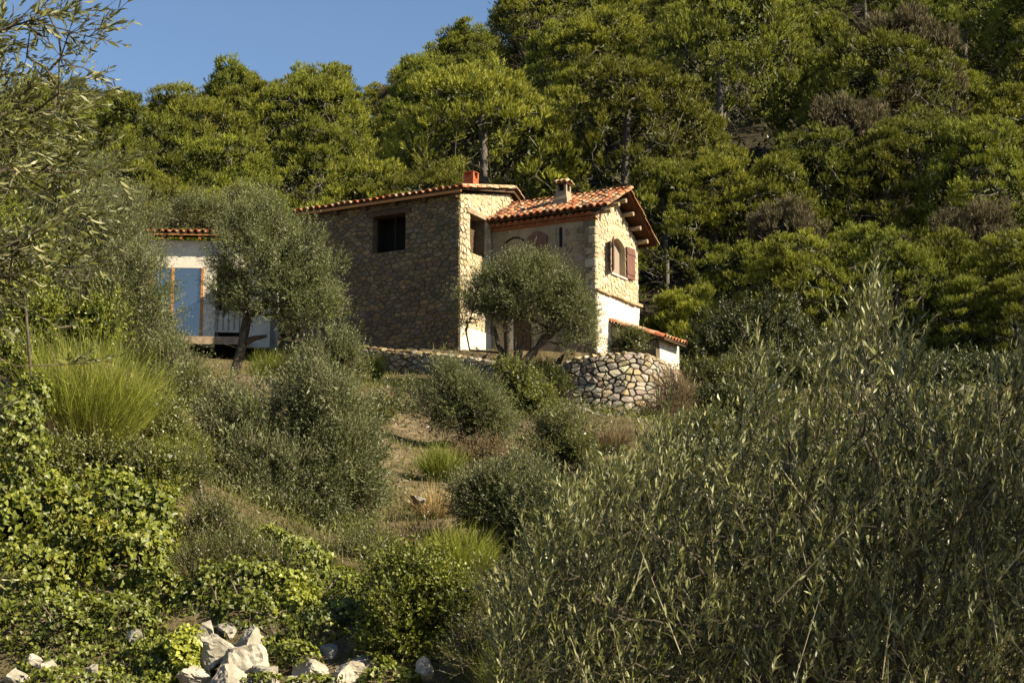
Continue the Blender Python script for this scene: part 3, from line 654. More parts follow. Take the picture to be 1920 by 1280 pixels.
# génoise: two rows of tile mouths under the front eave
for j, (dy, dz, mt) in enumerate(((.10, -.17, 0), (.22, -.30, 0))):
    for i in range(17):
        V, T = tile_mesh(.34, .085, .08, n=5)
        o = link('cornice_tile', tile_me[(i * 5 + j * 3) % 3], house, (.18 + i * .222 + .11 * j, E2[0] + dy + .02, E2[1] + dz + .03), (0, 0, 0)); o.scale = (.82, .7, .8)
g = Geo(); g.box((.06, E2[0] + .20, E2[1] - .165), (W2 + .01, F2 + .05, E2[1] - .09), colr=(.30, .11, .05)).box((.06, E2[0] + .31, E2[1] - .29), (W2 + .012, F2 + .06, E2[1] - .21), colr=(.30, .11, .05)); link('cornice', g.mesh('cornice', M['tile'], colr=True), house)
# left roof: shallow, tile mouths all along the front eave
LE = (-.30, Z1 + .10); LR = (YR, ZR + .14)
rl = roof_slope('roof', house, LWX - .22, .20, LE, LR, pitch=.252, row=.30, seed=41, single_rows=1); rl['label'] = 'shallow tiled roof with a row of pale tile mouths'
rl2 = roof_slope('roof', house, LWX - .22, .20, (LD + .35, ZR - .62), LR, pitch=.252, row=.30, singles=False, seed=42)
g = Geo(); g.box((LWX - .2, LE[0] + .035, LE[1] - .13), (.19, LE[0] + .075, LE[1] - .035)); bevel_part('fascia', g, M['wood_orange'], house)
for k in range(6):
    xx_ = LWX + .3 + k * 1.17
    g = Geo(); g.bar((xx_, LE[0] + .09, LE[1] - .19), (xx_, .25, LE[1] - .08), .12, .15); bevel_part('rafter', g, M['wood'], house)
g = Geo(); g.bar((.16, LE[0], LE[1] - .02), (.16, YR, LR[1] - .10), .05, .075); bevel_part('verge_board', g, M['wood'], house)
g = Geo(); g.bar((.16, YR, LR[1] - .10), (.16, LD + .3, ZR - .68), .05, .075); bevel_part('verge_board', g, M['wood'], house)
for k in range(9):
    f = k / 9; V, T = tile_mesh(.46, .10, .085); 
    o = link('verge_tile', tile_me[3 if k % 3 else 5], house, (.19, LE[0] + f * (YR - LE[0]), LE[1] + .05 + f * (LR[1] - LE[1])), (math.atan2(LR[1] - LE[1], YR - LE[0]), 0, 0))
# chimneys
ch = link('chimney', None, house, (-.22, 1.55, 5.62)); ch.scale = (1.45, 1.35, 1.15); ch['label'] = 'short orange brick chimney'
for j in range(5):
    for i in range(2):
        g = Geo(); s_ = .26
        if j % 2: g.box((-s_ + i * s_ / 2 + .003, -s_, j * .072), (-s_ + (i + 1) * s_ / 2 - .003, 0, j * .072 + .066))
        else: g.box((-s_, -s_ * 1 + i * s_ / 2 + .003, j * .072), (0, -s_ + (i + 1) * s_ / 2 - .003, j * .072 + .066))
        bevel_part('brick', g, M['brick'], ch, .006)
for (a_, b_) in ((-.26, -.26), (-.05, -.26), (-.26, -.05), (-.05, -.05)):
    g = Geo(); g.box((a_, b_, .362), (a_ + .05, b_ + .05, .52)); link('pier', g.mesh('pier', M['brick']), ch)
g = Geo(); g.box((-.21, -.2, .36), (-.06, -.06, .50)); link('flue', g.mesh('flue', M['brick']), ch)
g = Geo(); g.box((-.275, -.275, .522), (.015, .015, .542)); bevel_part('cap', g, M['brick'], ch, .006)
c2 = link('chimney', None, house, (2.42, 2.55, 4.85)); c2.scale = (1.12, 1.12, 1.22); c2['label'] = 'rendered chimney with a little tiled cap'
g = Geo(); g.prism([(-.24, -.22), (.24, -.22), (.24, .22), (-.24, .22)], 2, -.15, .16); 
sh_ = Geo()
hw = [(.235, -.15), (.215, .3), (.175, .42), (.17, .52)]
V = []; 
for (h_, z_) in hw:
    V += [(-h_, -h_ * .9, z_), (h_, -h_ * .9, z_), (h_, h_ * .9, z_), (-h_, h_ * .9, z_)]
T = []
for lv in range(3):
    for i in range(4):
        j = (i + 1) % 4; a_ = lv * 4; T += [(a_ + i, a_ + j, a_ + 4 + j), (a_ + i, a_ + 4 + j, a_ + 4 + i)]
T += [(12, 13, 14), (12, 14, 15)]
sh_.add(V, T); link('stack', sh_.mesh('stack', M['render']), c2)
for (a_, b_) in ((-.17, -.153), (.10, -.153), (-.17, .085), (.10, .085)):
    g = Geo(); g.box((a_, b_, .521), (a_ + .07, b_ + .07, .70)); link('pier', g.mesh('pier', M['render']), c2)
g = Geo(); g.box((-.09, -.08, .521), (.09, .08, .69)); link('flue', g.mesh('flue', M['dark']), c2)
g = Geo(); g.box((-.2, -.18, .702), (.2, .18, .73)); link('cap', g.mesh('cap', M['tile']), c2)
for k in range(3):
    for s_ in (-1, 1):
        o = link('cap_tile', tile_me[(3, 5, 3)[k]], c2, (-.16 + k * .16, s_ * .26, .725), (s_ * R(24) * 1, 0, 0 if s_ < 0 else math.pi)); o.scale = (.8, .62, .8)
        o.rotation_euler = (R(24), 0, 0) if s_ < 0 else (R(24), 0, math.pi); o.rotation_mode = 'XYZ'

# crooked pole standing on a bracket at the shaded wall
pp = [(2.44, F2 - .10, 3.3), (2.47, F2 - .11, 3.5), (2.42, F2 - .10, 3.75), (2.46, F2 - .11, 3.92), (2.40, F2 - .10, 4.02), (2.45, F2 - .10, 4.14)]
V, T = seg_tubes(pp[:-1], pp[1:], [.04, .05, .04, .05, .055], [.05, .04, .05, .055, .03], 6)
V = V @ np.array([HU, HV, [0, 0, 1]]) + HA
pc = V.mean(0); tag(link('wooden_pole', mesh_np('wooden_pole', V - pc, T, M['twig_pale']), None, pc), 'pale crooked wooden pole hanging on the shaded front wall', 'pole')

# ------------------------------------------------------------------ lean-to shed against the gable
shed = thing('garden_shed', 'small lean-to shed with tiled roof and white plastered side against the gable', 'shed', HA, -TH)
SX0, SX1, SYa, SYb = W2 + .05, W2 + 1.62, 3.05, 4.8
zA, zB = 0.98, 0.42
g = Geo(); g.box((SX0, SYa - .04, -1.6), (SX1 - .02, SYa + .2, zB - .03)); sw = link('wall', g.mesh('wall', M['mortar']), shed)
g = Geo(); g.prism([(SX0, zB + .051), (SX1 - .26, zB + .051), (SX0, zA - .02)], 1, SYa - .03, SYa + .19); link('wall', g.mesh('wall', M['render']), shed)
g = Geo(); g.box((SX1 - .25, SYa + .205, -1.6), (SX1, SYb, zB + .0)); link('wall', g.mesh('wall', M['white']), shed)['label'] = 'sunlit white plastered wall'
rs_ = np.random.default_rng(9)
ang = math.atan2(zA - zB, SX1 - SX0)
rr_ = link('roof', None, shed, (SX1 + .34, 0, zB - .07), (0, 0, 0))
L_ = math.hypot(SX1 + .34 - SX0, zA - zB + .1)
for i in range(8):
    for j in range(6):
        V, T = tv[:, [1, 0, 2]].copy(), tt[:, ::-1]
        V[:, 0] *= -1; T = T[:, ::-1]
        # slope: x decreases uphill
        s0 = j * .36; V[:, 0] -= s0; ca, sa = math.cos(ang), math.sin(ang)
        V = np.stack([V[:, 0] * ca - V[:, 2] * -sa * 1, V[:, 1] + SYa - .12 + i * .235, V[:, 2] * ca - V[:, 0] * sa], 1)
        V[:, 2] += .10 + rs_.normal(0, .008)
        link('tile', mesh_np('tile', V, T, M['tile'], colr=np.array(TILE_COLS[[0, 2, 5, 1][rs_.integers(4)]]), smooth=True), rr_)
g = Geo(); g.bar((-.02, SYa + .7, .03), (-L_ * math.cos(ang), SYa + .7, .03 + L_ * math.sin(ang)), 1.75, .05); link('roof_deck', g.mesh('roof_deck', M['wood']), rr_)

# ------------------------------------------------------------------ white annex behind the olives
AX = at(400, 640, 55.0)
annex = thing('annex', 'white plastered annex with orange rafters and glazed door behind the olive trees', 'house', AX, R(4))
def ax(px, py, Y=55.0):
    q = at(px, py, Y) - AX; return q[0], q[2]
L0, _ = ax(262, 640); L1, _ = ax(505, 640); _, ez = ax(400, 452); _, wz = ax(400, 503)
P0x, _ = ax(322, 600); P1x, _ = ax(380, 600)
g = Geo(); g.box((L0, .0, wz), (L1, .3, ez)).box((P1x, .001, -.2), (P1x + .42, .3, wz - .001)).box((P1x + 1.55, .001, -.2), (L1, .3, wz - .001)).box((L0, .001, -.2), (L0 + .3, .3, wz - .001))
g.box((L0, 3.2, -.2), (L1, 3.5, ez)).box((L0, .301, -.2), (L0 + .3, 3.2, ez - .01)).box((L1 - .3, .301, -.2), (L1, 3.2, ez + .4)); link('wall', g.mesh('wall', M['whitewall']), annex)
g = Geo(); g.box((P1x + .42, .1, .35), (P1x + 1.55, .3, 1.12)); link('parapet', g.mesh('parapet', M['whitewall']), annex)
g = Geo(); g.box((L0 + .3, 1.6, -.2), (L1 - .3, 1.65, ez - .2)); link('inner_wall', g.mesh('inner_wall', M['dark']), annex)
for k in range(6):
    x_ = P1x + .5 + k * .19; g = Geo(); g.box((x_, .04, .4), (x_ + .03, .08, 1.2)); link('baluster', g.mesh('baluster', M['wood_pale']), annex)
for x_ in (P0x - .75, P0x, P1x - .05):
    g = Geo(); g.box((x_ - .05, -.04, -.1), (x_ + .05, .10, wz - .003)); bevel_part('door_post', g, M['wood_orange'], annex)
for a_, b_ in ((P0x - .70, P0x - .055), (P0x + .055, P1x - .105)):
    g = Geo(); g.box((a_, .02, -.05), (b_, .035, wz - .004)); o = link('pane', g.mesh('pane', M['glass']), annex)
for k in range(7):
    x_ = L0 + .1 + k * .64; g = Geo(); g.bar((x_, -.40, ez + .03), (x_, .4, ez + .22), .09, .15); bevel_part('rafter', g, M['wood_orange'], annex)
g = Geo(); g.box((L0 - .15, -.45, ez + .09), (L1 + .15, -.41, ez + .18)); bevel_part('fascia', g, M['wood_orange'], annex)
ra = roof_slope('roof', annex, L0 - .15, L1 + .15, (-.5, ez + .19), (3.4, ez + .95), pitch=.25, row=.31, seed=51, single_rows=1)
cx, cz = ax(470, 385); g = Geo(); g.box((cx - .2, 1.2, ez + .4), (cx + .2, 1.6, cz + .42)); chn = link('chimney', g.mesh('chimney', M['whitewall']), annex)
g = Geo(); g.box((cx - .26, 1.14, cz + .422), (cx + .26, 1.66, cz + .48)); link('cap', g.mesh('cap', M['tile']), chn)
# deck of planks on posts
dk = link('deck', None, annex, (0, 0, 0))
d0, _ = ax(352, 640); d1, _ = ax(470, 640)
for k in range(7):
    g = Geo(); g.box((d0, -1.25 + k * .17, -.08), (d1, -1.09 + k * .17, -.03)); link('plank', g.mesh('plank', M['wood_pale']), dk)
g = Geo(); g.box((d0, -1.27, -.30), (d1, -1.21, -.085)); link('beam', g.mesh('beam', M['wood_pale']), dk)
for x_ in (d0 + .15, d1 - .2):
    g = Geo(); g.box((x_, -1.15, -2.2), (x_ + .12, -1.03, -.301)); link('post', g.mesh('post', M['wood']), dk)

# ------------------------------------------------------------------ dry stone terrace walls
def wall_thing(name, label, path, height, sx, sz, seed, depth, n_parts, pal):
    path = np.array(path); base = path.mean(0); 
    seg = np.linalg.norm(np.diff(path[:, :2], axis=0), axis=1); s = np.concatenate([[0], np.cumsum(seg)])
    o = thing(name, label, 'wall', base)
    def fr(V):
        u = np.clip(V[:, 0], 0, s[-1]); px_ = np.stack([np.interp(u, s, path[:, k]) for k in range(3)], 1)
        t_ = np.stack([np.interp(u, (s[1:] + s[:-1]) / 2, np.diff(path[:, k]) / seg) for k in range(2)], 1); t_ = nrmz(t_)
        n_ = np.stack([t_[:, 1], -t_[:, 0]], 1)              # outwards, towards the camera
        bat = 0.12 * (-V[:, 1])                              # battered face
        q = px_.copy(); q[:, :2] += n_ * (V[:, 2] + bat + 0.0)[:, None]; q[:, 2] += V[:, 1]
        return q - base
    uu = np.linspace(0, s[-1], 40); g = Geo()
    top = fr(np.stack([uu, uu * 0 - .06, uu * 0], 1)); bot = fr(np.stack([uu, uu * 0 - height, uu * 0], 1)); back = fr(np.stack([uu, uu * 0 - .06, uu * 0 - .5], 1))
    V = np.concatenate([bot, top, back]); k = np.arange(39)
    T = np.concatenate([np.stack([k, k + 1, k + 41], 1), np.stack([k, k + 41, k + 40], 1), np.stack([k + 40, k + 41, k + 81], 1), np.stack([k + 40, k + 81, k + 80], 1)])
    g.add(V, T); core = link('core', g.mesh('core', M['drywall']), o)
    polys = rubble([(0, -height), (s[-1], -height), (s[-1], 0), (0, 0)], sx, sz, seed, jit=.5, joint=0.012)
    lay_stones(o, polys, fr, depth, pal, M['stone'], seed + 1, n_parts, lambda q: q[:, 1].mean() * .3 + poly_area(q), .2)
    rs = np.random.default_rng(seed + 5); u = 0.05
    while u < s[-1] - .1:                                    # loose coping stones
        ln = rs.uniform(.16, .42); nv = 8; d = rand_dir(30, rs); 
        q = np.stack([d[:, 0] * ln / 2, d[:, 1] * .17, d[:, 2] * .085], 1) * rs.uniform(.8, 1.15, (30, 1))
        import bmesh
        bm = bmesh.new(); [bm.verts.new(p_) for p_ in q]; bmesh.ops.convex_hull(bm, input=bm.verts)
        bmesh.ops.delete(bm, geom=[v_ for v_ in bm.verts if not v_.link_faces], context='VERTS')
        me = bpy.data.meshes.new('coping_stone'); bm.to_mesh(me); bm.free(); me.materials.append(M['stone'])
        at_ = me.attributes.new('col', 'FLOAT_COLOR', 'POINT'); c_ = np.array(pal[rs.integers(len(pal))]) * rs.uniform(.85, 1.25)
        at_.data.foreach_set('color', np.tile(np.append(c_, 1), len(me.vertices)).astype(np.float32))
        p_ = fr(np.array([[u + ln / 2, .03, -.12]]))[0]; uu_ = np.array([u, u + ln]); tq = fr(np.stack([uu_, uu_ * 0, uu_ * 0], 1)); az_ = math.atan2(tq[1, 1] - tq[0, 1], tq[1, 0] - tq[0, 0])
        link('coping_stone', me, o, p_, (rs.normal(0, .12), rs.normal(0, .12), az_)); u += ln * .93
    return o
wall_thing('dry_stone_wall', 'low dry stone terrace wall below the shaded house front', LW, 1.35, .27, .12, 61, .07, 130, [tuple(np.array(c_) * .9) for c_ in PAL_GREY] + PAL_WARM[:3])
wall_thing('dry_stone_wall', 'sunlit curved dry stone wall of grey boulders below the shed', RW, 1.9, .27, .145, 62, .075, 210, PAL_GREY)

# ------------------------------------------------------------------ trees
def build_tree(name, label, cat, base, lobes, n_t, twigs, leaf, mat, bark='bark', trunk=None, r_tip=0.004, group=None, tmpl=LEAF_MID, shell=0.45, upb=0.5, tw_len=(.25, .5),
               power=.42, spread=.85, low=-.75, r_max=.16, wander=.12, twig_mat=None, tint_c=.5, bend=0, parts=('trunk', 'crown'), k_path=.35, outb=.8, tw_sides=3, tw_r=.0022):
    base = np.asarray(base, float)
    C, On = lobe_points(lobes, n_t, shell, low)
    gz_ = ground(C[:, 0], C[:, 1]); C[:, 2] = np.maximum(C[:, 2], gz_ + .06)
    if trunk is None: trunk = [base - (0, 0, .15), base + (0, 0, .15)]
    s0, s1, ra, rb_ = woody(trunk, C, r_tip, power, k_path, wander, r_max)
    o = thing(name, label, cat, base, 0, group)
    big = rb_ > r_tip * 2.2; g = Geo()
    if big.any(): g.add(*seg_tubes(s0[big], s1[big], ra[big], rb_[big], 5))
    if (~big).any(): g.add(*seg_tubes(s0[~big], s1[~big], ra[~big], rb_[~big], 3))
    link(parts[0], g.mesh(parts[0], M[bark], smooth=True, off=base), o)
    nt_, nl = twigs; P0 = np.repeat(C, nt_, 0); On = np.repeat(On, nt_, 0)
    D = nrmz(On * outb + np.array([0, 0, upb]) + rand_dir(len(P0)) * .75)
    L = rng.uniform(*tw_len, len(P0)) * np.where(rng.random(len(P0)) < .10, 1.75, 1.0); P0 = P0 + rng.normal(0, .06, P0.shape)
    tn = np.clip(np.repeat(rng.normal(tint_c, .18, n_t), nt_) + rng.normal(0, .12, len(P0)), 0, 1)
    V, T, ti = shoot_leaves(P0, D, L, nl, leaf[0], leaf[1], spread, tmpl, tint=tn, bend=bend)
    cr = Geo(); cr.add(V, T, ti)
    ni = 4; cen = np.mean([l[0] for l in lobes], 0); qi = np.repeat(C, ni, 0); qi = qi + rand_dir(len(qi)) * .12 + nrmz(cen - qi) * rng.uniform(.05, .3, (len(qi), 1))      # inner filler blades, tinted dark to deepen the crown's shade
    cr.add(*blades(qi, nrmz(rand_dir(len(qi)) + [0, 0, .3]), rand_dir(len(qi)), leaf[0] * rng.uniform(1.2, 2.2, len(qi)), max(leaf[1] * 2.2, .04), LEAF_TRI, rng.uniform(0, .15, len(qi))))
    link(parts[1], cr.mesh(parts[1], M[mat], tint=True, off=base), o, kind='stuff')
    if twig_mat:
        V, T, _t = blades(P0, D, rand_dir(len(P0)), L, tw_r * 3, NEEDLE, .5)
        link('twigs', mesh_np('twigs', V - base, T, M[twig_mat]), o, kind='stuff')
    return o
def gpt(px, py, Y):
    q = at(px, py, Y); q[2] = gz(q[0], q[1]); return q

# olive by the annex, dark leaning trunk
bA = gpt(434, 722, 45.2)
tA = [bA - (0, 0, .3), at(438, 700, 45.2), at(452, 655, 45.3), at(460, 610, 45.4), at(463, 585, 45.4)]
o = build_tree('olive_tree', 'grey-green olive tree with dark leaning trunk in front of the annex', 'tree', bA,
    [px_lobe(470, 470, 95, 95, 45.5), px_lobe(540, 520, 90, 95, 45.2), px_lobe(425, 540, 40, 75, 45.3, wt=.8), px_lobe(585, 580, 60, 65, 45), px_lobe(500, 420, 60, 60, 46, wt=.8), px_lobe(480, 570, 80, 45, 45, wt=.7), px_lobe(620, 520, 28, 60, 45.2, wt=.6)],
    1150, (7, 12), (.088, .023), 'olive', tmpl=LEAF_TRI, trunk=tA, r_tip=.0075, r_max=.23, tw_len=(.25, .5), tint_c=.5)
g = Geo(); V, T = seg_tubes([at(462, 640, 45.3), at(478, 634, 45.25)], [at(478, 634, 45.25), at(500, 630, 45.2)], [.11, .08], [.08, .05], 6); g.add(V - bA, T); link('sawn_limb', g.mesh('sawn_limb', M['bark'], smooth=True), o)
# olive in front of the door, several stems
bB = gpt(966, 690, 45.4)
build_tree('olive_tree', 'bushy many-stemmed olive tree growing in front of the house door', 'tree', bB,
    [px_lobe(985, 565, 105, 68, 45.6), px_lobe(912, 560, 48, 50, 45.7), px_lobe(1068, 585, 55, 62, 45.5), px_lobe(1000, 520, 62, 38, 45.6, wt=.8), px_lobe(1090, 630, 36, 34, 45.5, wt=.6), px_lobe(955, 512, 28, 24, 45.6, wt=.5), px_lobe(885, 600, 26, 30, 45.8, wt=.35)],
    1100, (7, 12), (.088, .023), 'olive', tmpl=LEAF_TRI, trunk=[bB - (0, 0, .25), bB + (0, 0, .12), bB + (0, 0, .3)], r_tip=.0065, r_max=.12, tint_c=.5, wander=.16)
oB = [(at(960, 685, 45.4), at(935, 650, 45.4)), (at(935, 650, 45.4), at(926, 612, 45.5)), (at(968, 685, 45.4), at(966, 630, 45.5)), (at(975, 685, 45.4), at(1000, 655, 45.3)), (at(1000, 655, 45.3), at(1030, 638, 45.3)), (at(970, 685, 45.4), at(984, 630, 45.4))]
V, T = seg_tubes([q[0] for q in oB], [q[1] for q in oB], [.11, .075, .09, .10, .07, .08], [.075, .045, .05, .07, .04, .045], 7)
link('stem', mesh_np('stem', V - bB, T, M['bark'], smooth=True), bpy.data.objects['olive_tree.001'])
# big olive on the left slope
bC = gpt(215, 740, 33)
build_tree('olive_tree', 'large round olive tree on the bank left of the annex', 'tree', bC,
    [px_lobe(190, 460, 105, 110, 34), px_lobe(255, 575, 82, 118, 33), px_lobe(200, 610, 110, 110, 33), px_lobe(310, 650, 40, 60, 32.8, wt=.6), px_lobe(255, 700, 90, 45, 32.5, wt=.7), px_lobe(120, 520, 60, 80, 33.5, wt=.7), px_lobe(320, 690, 60, 50, 32.3, wt=.9), px_lobe(160, 680, 80, 50, 32.6, wt=.9)],
    1350, (7, 12), (.08, .0225), 'olive', tmpl=LEAF_TRI, r_tip=.005, r_max=.14, tw_len=(.22, .5), tint_c=.45, twig_mat='twig', upb=.7)
bD = gpt(150, 520, 40)
build_tree('olive_tree', 'pale thin-crowned olive tree rising behind the large round olive', 'tree', bD,
    [px_lobe(150, 370, 80, 75, 40), px_lobe(110, 440, 70, 80, 40), px_lobe(220, 420, 80, 55, 40, wt=.7)], 800, (7, 12), (.088, .022), 'olive', tmpl=LEAF_TRI, r_tip=.0055, upb=.9, tint_c=.6, twig_mat='twig')
bD2 = gpt(345, 500, 58)
build_tree('olive_tree', 'small olive tree behind the annex roof', 'tree', bD2, [px_lobe(360, 405, 75, 40, 58), px_lobe(440, 385, 45, 40, 58, wt=.8)], 300, (6, 10), (.10, .026), 'olive', tmpl=LEAF_TRI, r_tip=.007, tint_c=.6)
# large bushy olive in the middle of the slope
bE = gpt(575, 1000, 25.5)
build_tree('olive_tree', 'wide bushy olive covering the slope below the low terrace wall', 'tree', bE,
    [px_lobe(470, 830, 105, 100, 26), px_lobe(610, 790, 95, 100, 26), px_lobe(560, 930, 150, 90, 25.2), px_lobe(655, 890, 75, 110, 25.4), px_lobe(420, 780, 50, 60, 26.4, wt=.6), px_lobe(560, 740, 60, 50, 26.8, wt=.7), px_lobe(640, 980, 80, 70, 25, wt=.8), px_lobe(450, 920, 90, 90, 25.2), px_lobe(540, 1010, 130, 60, 24.6, wt=.9)],
    1750, (6, 12), (.076, .0225), tmpl=LEAF_TRI, mat='olive', r_tip=.004, r_max=.1, tw_len=(.18, .42), tint_c=.38, twig_mat='twig', upb=.6, outb=.7)
bE2 = gpt(625, 760, 36)
build_tree('olive_sapling', 'young upright olive shoots against the low terrace wall', 'tree', bE2, [px_lobe(615, 690, 50, 45, 36), px_lobe(640, 665, 25, 30, 36, wt=.6)], 240, (7, 12), (.08, .024), 'olive', tmpl=LEAF_TRI, r_tip=.005, upb=1.2, tint_c=.45, twig_mat='twig')
bF = gpt(865, 830, 37.5)
build_tree('olive_tree', 'small grey olive bush halfway down the slope under the house corner', 'tree', bF, [px_lobe(860, 765, 85, 65, 37), px_lobe(830, 720, 45, 40, 37.3, wt=.7), px_lobe(905, 790, 55, 55, 37, wt=.8)], 680, (6, 12), (.08, .022), 'olive', tmpl=LEAF_TRI, r_tip=.005, tint_c=.42, twig_mat='twig')
bJ = gpt(950, 1040, 24)
build_tree('olive_tree', 'dark olive bush beside the tuft of straw-coloured grass', 'tree', bJ, [px_lobe(925, 955, 75, 65, 24), px_lobe(1010, 990, 80, 85, 23.6), px_lobe(975, 905, 55, 40, 24.4, wt=.5)], 850, (7, 12), (.07, .02), 'olive', tmpl=LEAF_TRI, r_tip=.004, tint_c=.25, twig_mat='twig', tw_len=(.15, .35))

# foreground olive on the right: upright shoots filling everything under its outline
HTOP = np.array([(900, 1200), (950, 1090), (1000, 980), (1060, 880), (1130, 860), (1180, 830), (1235, 735), (1290, 800), (1340, 820), (1380, 720), (1425, 590), (1470, 690), (1530, 640), (1570, 560), (1600, 500), (1640, 470), (1700, 570), (1760, 690), (1810, 720), (1850, 690), (1890, 640), (1930, 610), (2050, 560), (2300, 380), (2700, 420), (2950, 800)])
bH = np.array([2.05, 8.8, gz(2.05, 8.8)])
NH = 5100; q_px = np.where(rng.random(NH) < .8, rng.uniform(930, 2050, NH), rng.uniform(2050, 2900, NH)); q_Y = 7.2 + 4.0 * rng.uniform(0, 1, NH) ** 1.1; tp = np.interp(q_px, HTOP[:, 0], HTOP[:, 1])  # unseen right-hand shoots added to widen the crown and shade its foot
q_py = tp + 95 + (1420 - tp - 95) * rng.uniform(0, 1, NH) ** 1.1
keep = q_py < 1420; q_px, q_Y, q_py, tp = q_px[keep], q_Y[keep], q_py[keep], tp[keep]
C = np.array([at(a_, b_, c_) for a_, b_, c_ in zip(q_px, q_py, q_Y)])
s0, s1, ra, rb_ = woody([bH - (0, 0, .2), bH + (0, 0, .3), bH + (.05, 0, .7)], C, .0018, .42, .45, .05, .06)
oH = thing('olive_tree', 'near leafy olive with upright silvery shoots at the foot of the slope', 'tree', bH)
thin = rb_ < .016
link('trunk', mesh_np('trunk', *[(a_ - bH) if i == 0 else a_ for i, a_ in enumerate(seg_tubes(s0[~thin], s1[~thin], ra[~thin], rb_[~thin], 6))], M['bark'], smooth=True), oH)
tw = Geo(); tw.add(*seg_tubes(s0[thin], s1[thin], ra[thin], rb_[thin], 3))
# shoots
L = rng.uniform(.16, .36, len(C)); D = nrmz(np.stack([rng.normal(.15, .42, len(C)), rng.normal(-.1, .45, len(C)), np.full(len(C), 1.0)], 1))
# tall leaders break the outline
lead = [(1640, 480, 620), (1600, 540, 620), (1670, 520, 610), (1420, 600, 760), (1445, 640, 760), (1235, 735, 860), (1395, 690, 800), (1485, 650, 760), (1570, 575, 680), (1700, 600, 690), (1895, 640, 760), (1850, 690, 780), (1775, 690, 800), (1060, 870, 1000), (1100, 850, 960), (1145, 840, 950), (1290, 800, 900), (1330, 790, 880), (985, 980, 1080), (1530, 640, 720), (1915, 610, 720), (1740, 660, 760), (1620, 500, 650), (1655, 540, 680), (1585, 600, 700), (1455, 570, 680)]
LP, LD_, LLn = [], [], []
for (px_, py0, py1) in lead:
    Yd = rng.uniform(7.6, 9.2); p0 = at(px_ + rng.uniform(-12, 22), py1, Yd); p1 = at(px_, py0, Yd + rng.uniform(-.1, .1)); LP.append(p0); LLn.append(np.linalg.norm(p1 - p0)); LD_.append((p1 - p0) / LLn[-1])
LP = np.array(LP); LD_ = np.array(LD_); LLn = np.array(LLn)
tipc = C + D * L[:, None]
tn = np.clip(.55 - .35 * rng.uniform(0, 1, len(C)), 0, 1)
leaves = Geo(); tint_h = np.clip(rng.normal(.45, .2, len(C)), 0, 1)
nearm = C[:, 1] < 9.0
V, T, ti = shoot_leaves(C[nearm], D[nearm], L[nearm], 20, .060, .0125, .62, LEAF_BULK, tint=tint_h[nearm], jit=.5); leaves.add(V, T, ti)
V, T, ti = shoot_leaves(C[~nearm], D[~nearm], L[~nearm], 20, .062, .0145, .65, LEAF_MID, tint=tint_h[~nearm], jit=.5); leaves.add(V, T, ti)
tw.add(*blades(C, D, rand_dir(len(C)), L, .0045, NEEDLE, .5)[:2]); tw.add(*seg_tubes(LP, LP + LD_ * LLn[:, None], np.full(len(LP), .003), np.full(len(LP), .0011), 4))
# pale straight shoots that show between the leaves
ps = rng.choice(len(C), 190, replace=False); pd = nrmz(np.stack([rng.normal(-.1, .45, 190), rng.normal(-.15, .3, 190), np.ones(190)], 1)); pl_ = rng.uniform(.35, .8, 190); p0_ = C[ps] + [0, -.12, -.25]
ptop = 640 - FPX * ((p0_ + pd * pl_[:, None]) @ UP) / ((p0_ + pd * pl_[:, None]) @ FW); ppx = 960 + FPX * (p0_ + pd * pl_[:, None])[:, 0] / ((p0_ + pd * pl_[:, None]) @ FW); ok = ptop > np.interp(ppx, HTOP[:, 0], HTOP[:, 1]); p0_, pd, pl_ = p0_[ok], pd[ok], pl_[ok]
V, T = seg_tubes(p0_, p0_ + pd * pl_[:, None], np.full(len(pl_), .0034), np.full(len(pl_), .0014), 4); link('shoots', mesh_np('shoots', V - bH, T, M['twig_pale']), oH, kind='stuff')
V, T, ti = shoot_leaves(p0_, pd, pl_, 18, .062, .013, .6, LEAF_BULK, jit=.35, tint=np.full(len(pl_), .7)); leaves.add(V, T, ti)
link('crown', leaves.mesh('crown', M['olive_near'], tint=True, off=bH), oH, kind='stuff')
link('twigs', tw.mesh('twigs', M['twig_dark'], off=bH), oH, kind='stuff')
# the leaves of the leaders stand clear one by one
leaf_me = []
for k in range(5):
    V, T, ti = blades(np.zeros((1, 3)), np.array([[0, 0, 1.0]]), np.array([[0, -1.0, 0]]), 1.0, .215, LEAF_NEAR, np.array([.2 + .15 * k])); leaf_me.append(mesh_np('leaf', V, T, M['olive_near'], tint=ti))
from mathutils import Matrix, Vector
def single_leaves(root, base, P0, D, Ln, per, length, limit, spread=.6):
    n = 0
    for i in range(len(P0)):
        a_, b_ = perp(D[i:i + 1]); a_, b_ = a_[0], b_[0]; ph = rng.uniform(0, 6.28)
        for k in range(per):
            if n >= limit: return
            t_ = .12 + .88 * (k // 2 * 2 + 1) / per; az = ph + (k // 2) * 1.57 + (k % 2) * 3.14 + rng.normal(0, .3); rad = a_ * math.cos(az) + b_ * math.sin(az)
            sp = spread - .25 * t_ + rng.normal(0, .15); d_ = D[i] * math.cos(sp) + rad * math.sin(sp); nn = D[i] - d_ * (D[i] @ d_) + rng.normal(0, .12, 3); nn = nn - d_ * (nn @ d_); nn /= np.linalg.norm(nn)
            sd_ = np.cross(d_, nn); p_ = P0[i] + D[i] * Ln[i] * min(t_, 1) - base; s_ = length * rng.uniform(.7, 1.15)
            mt = Matrix(((sd_[0], -nn[0], d_[0]), (sd_[1], -nn[1], d_[1]), (sd_[2], -nn[2], d_[2])))
            o = link('leaf', leaf_me[n % 5], root, p_); o.rotation_euler = mt.to_euler(); o.scale = (s_, s_, s_); n += 1
single_leaves(oH, bH, LP, LD_, LLn, 12, .060, 300)

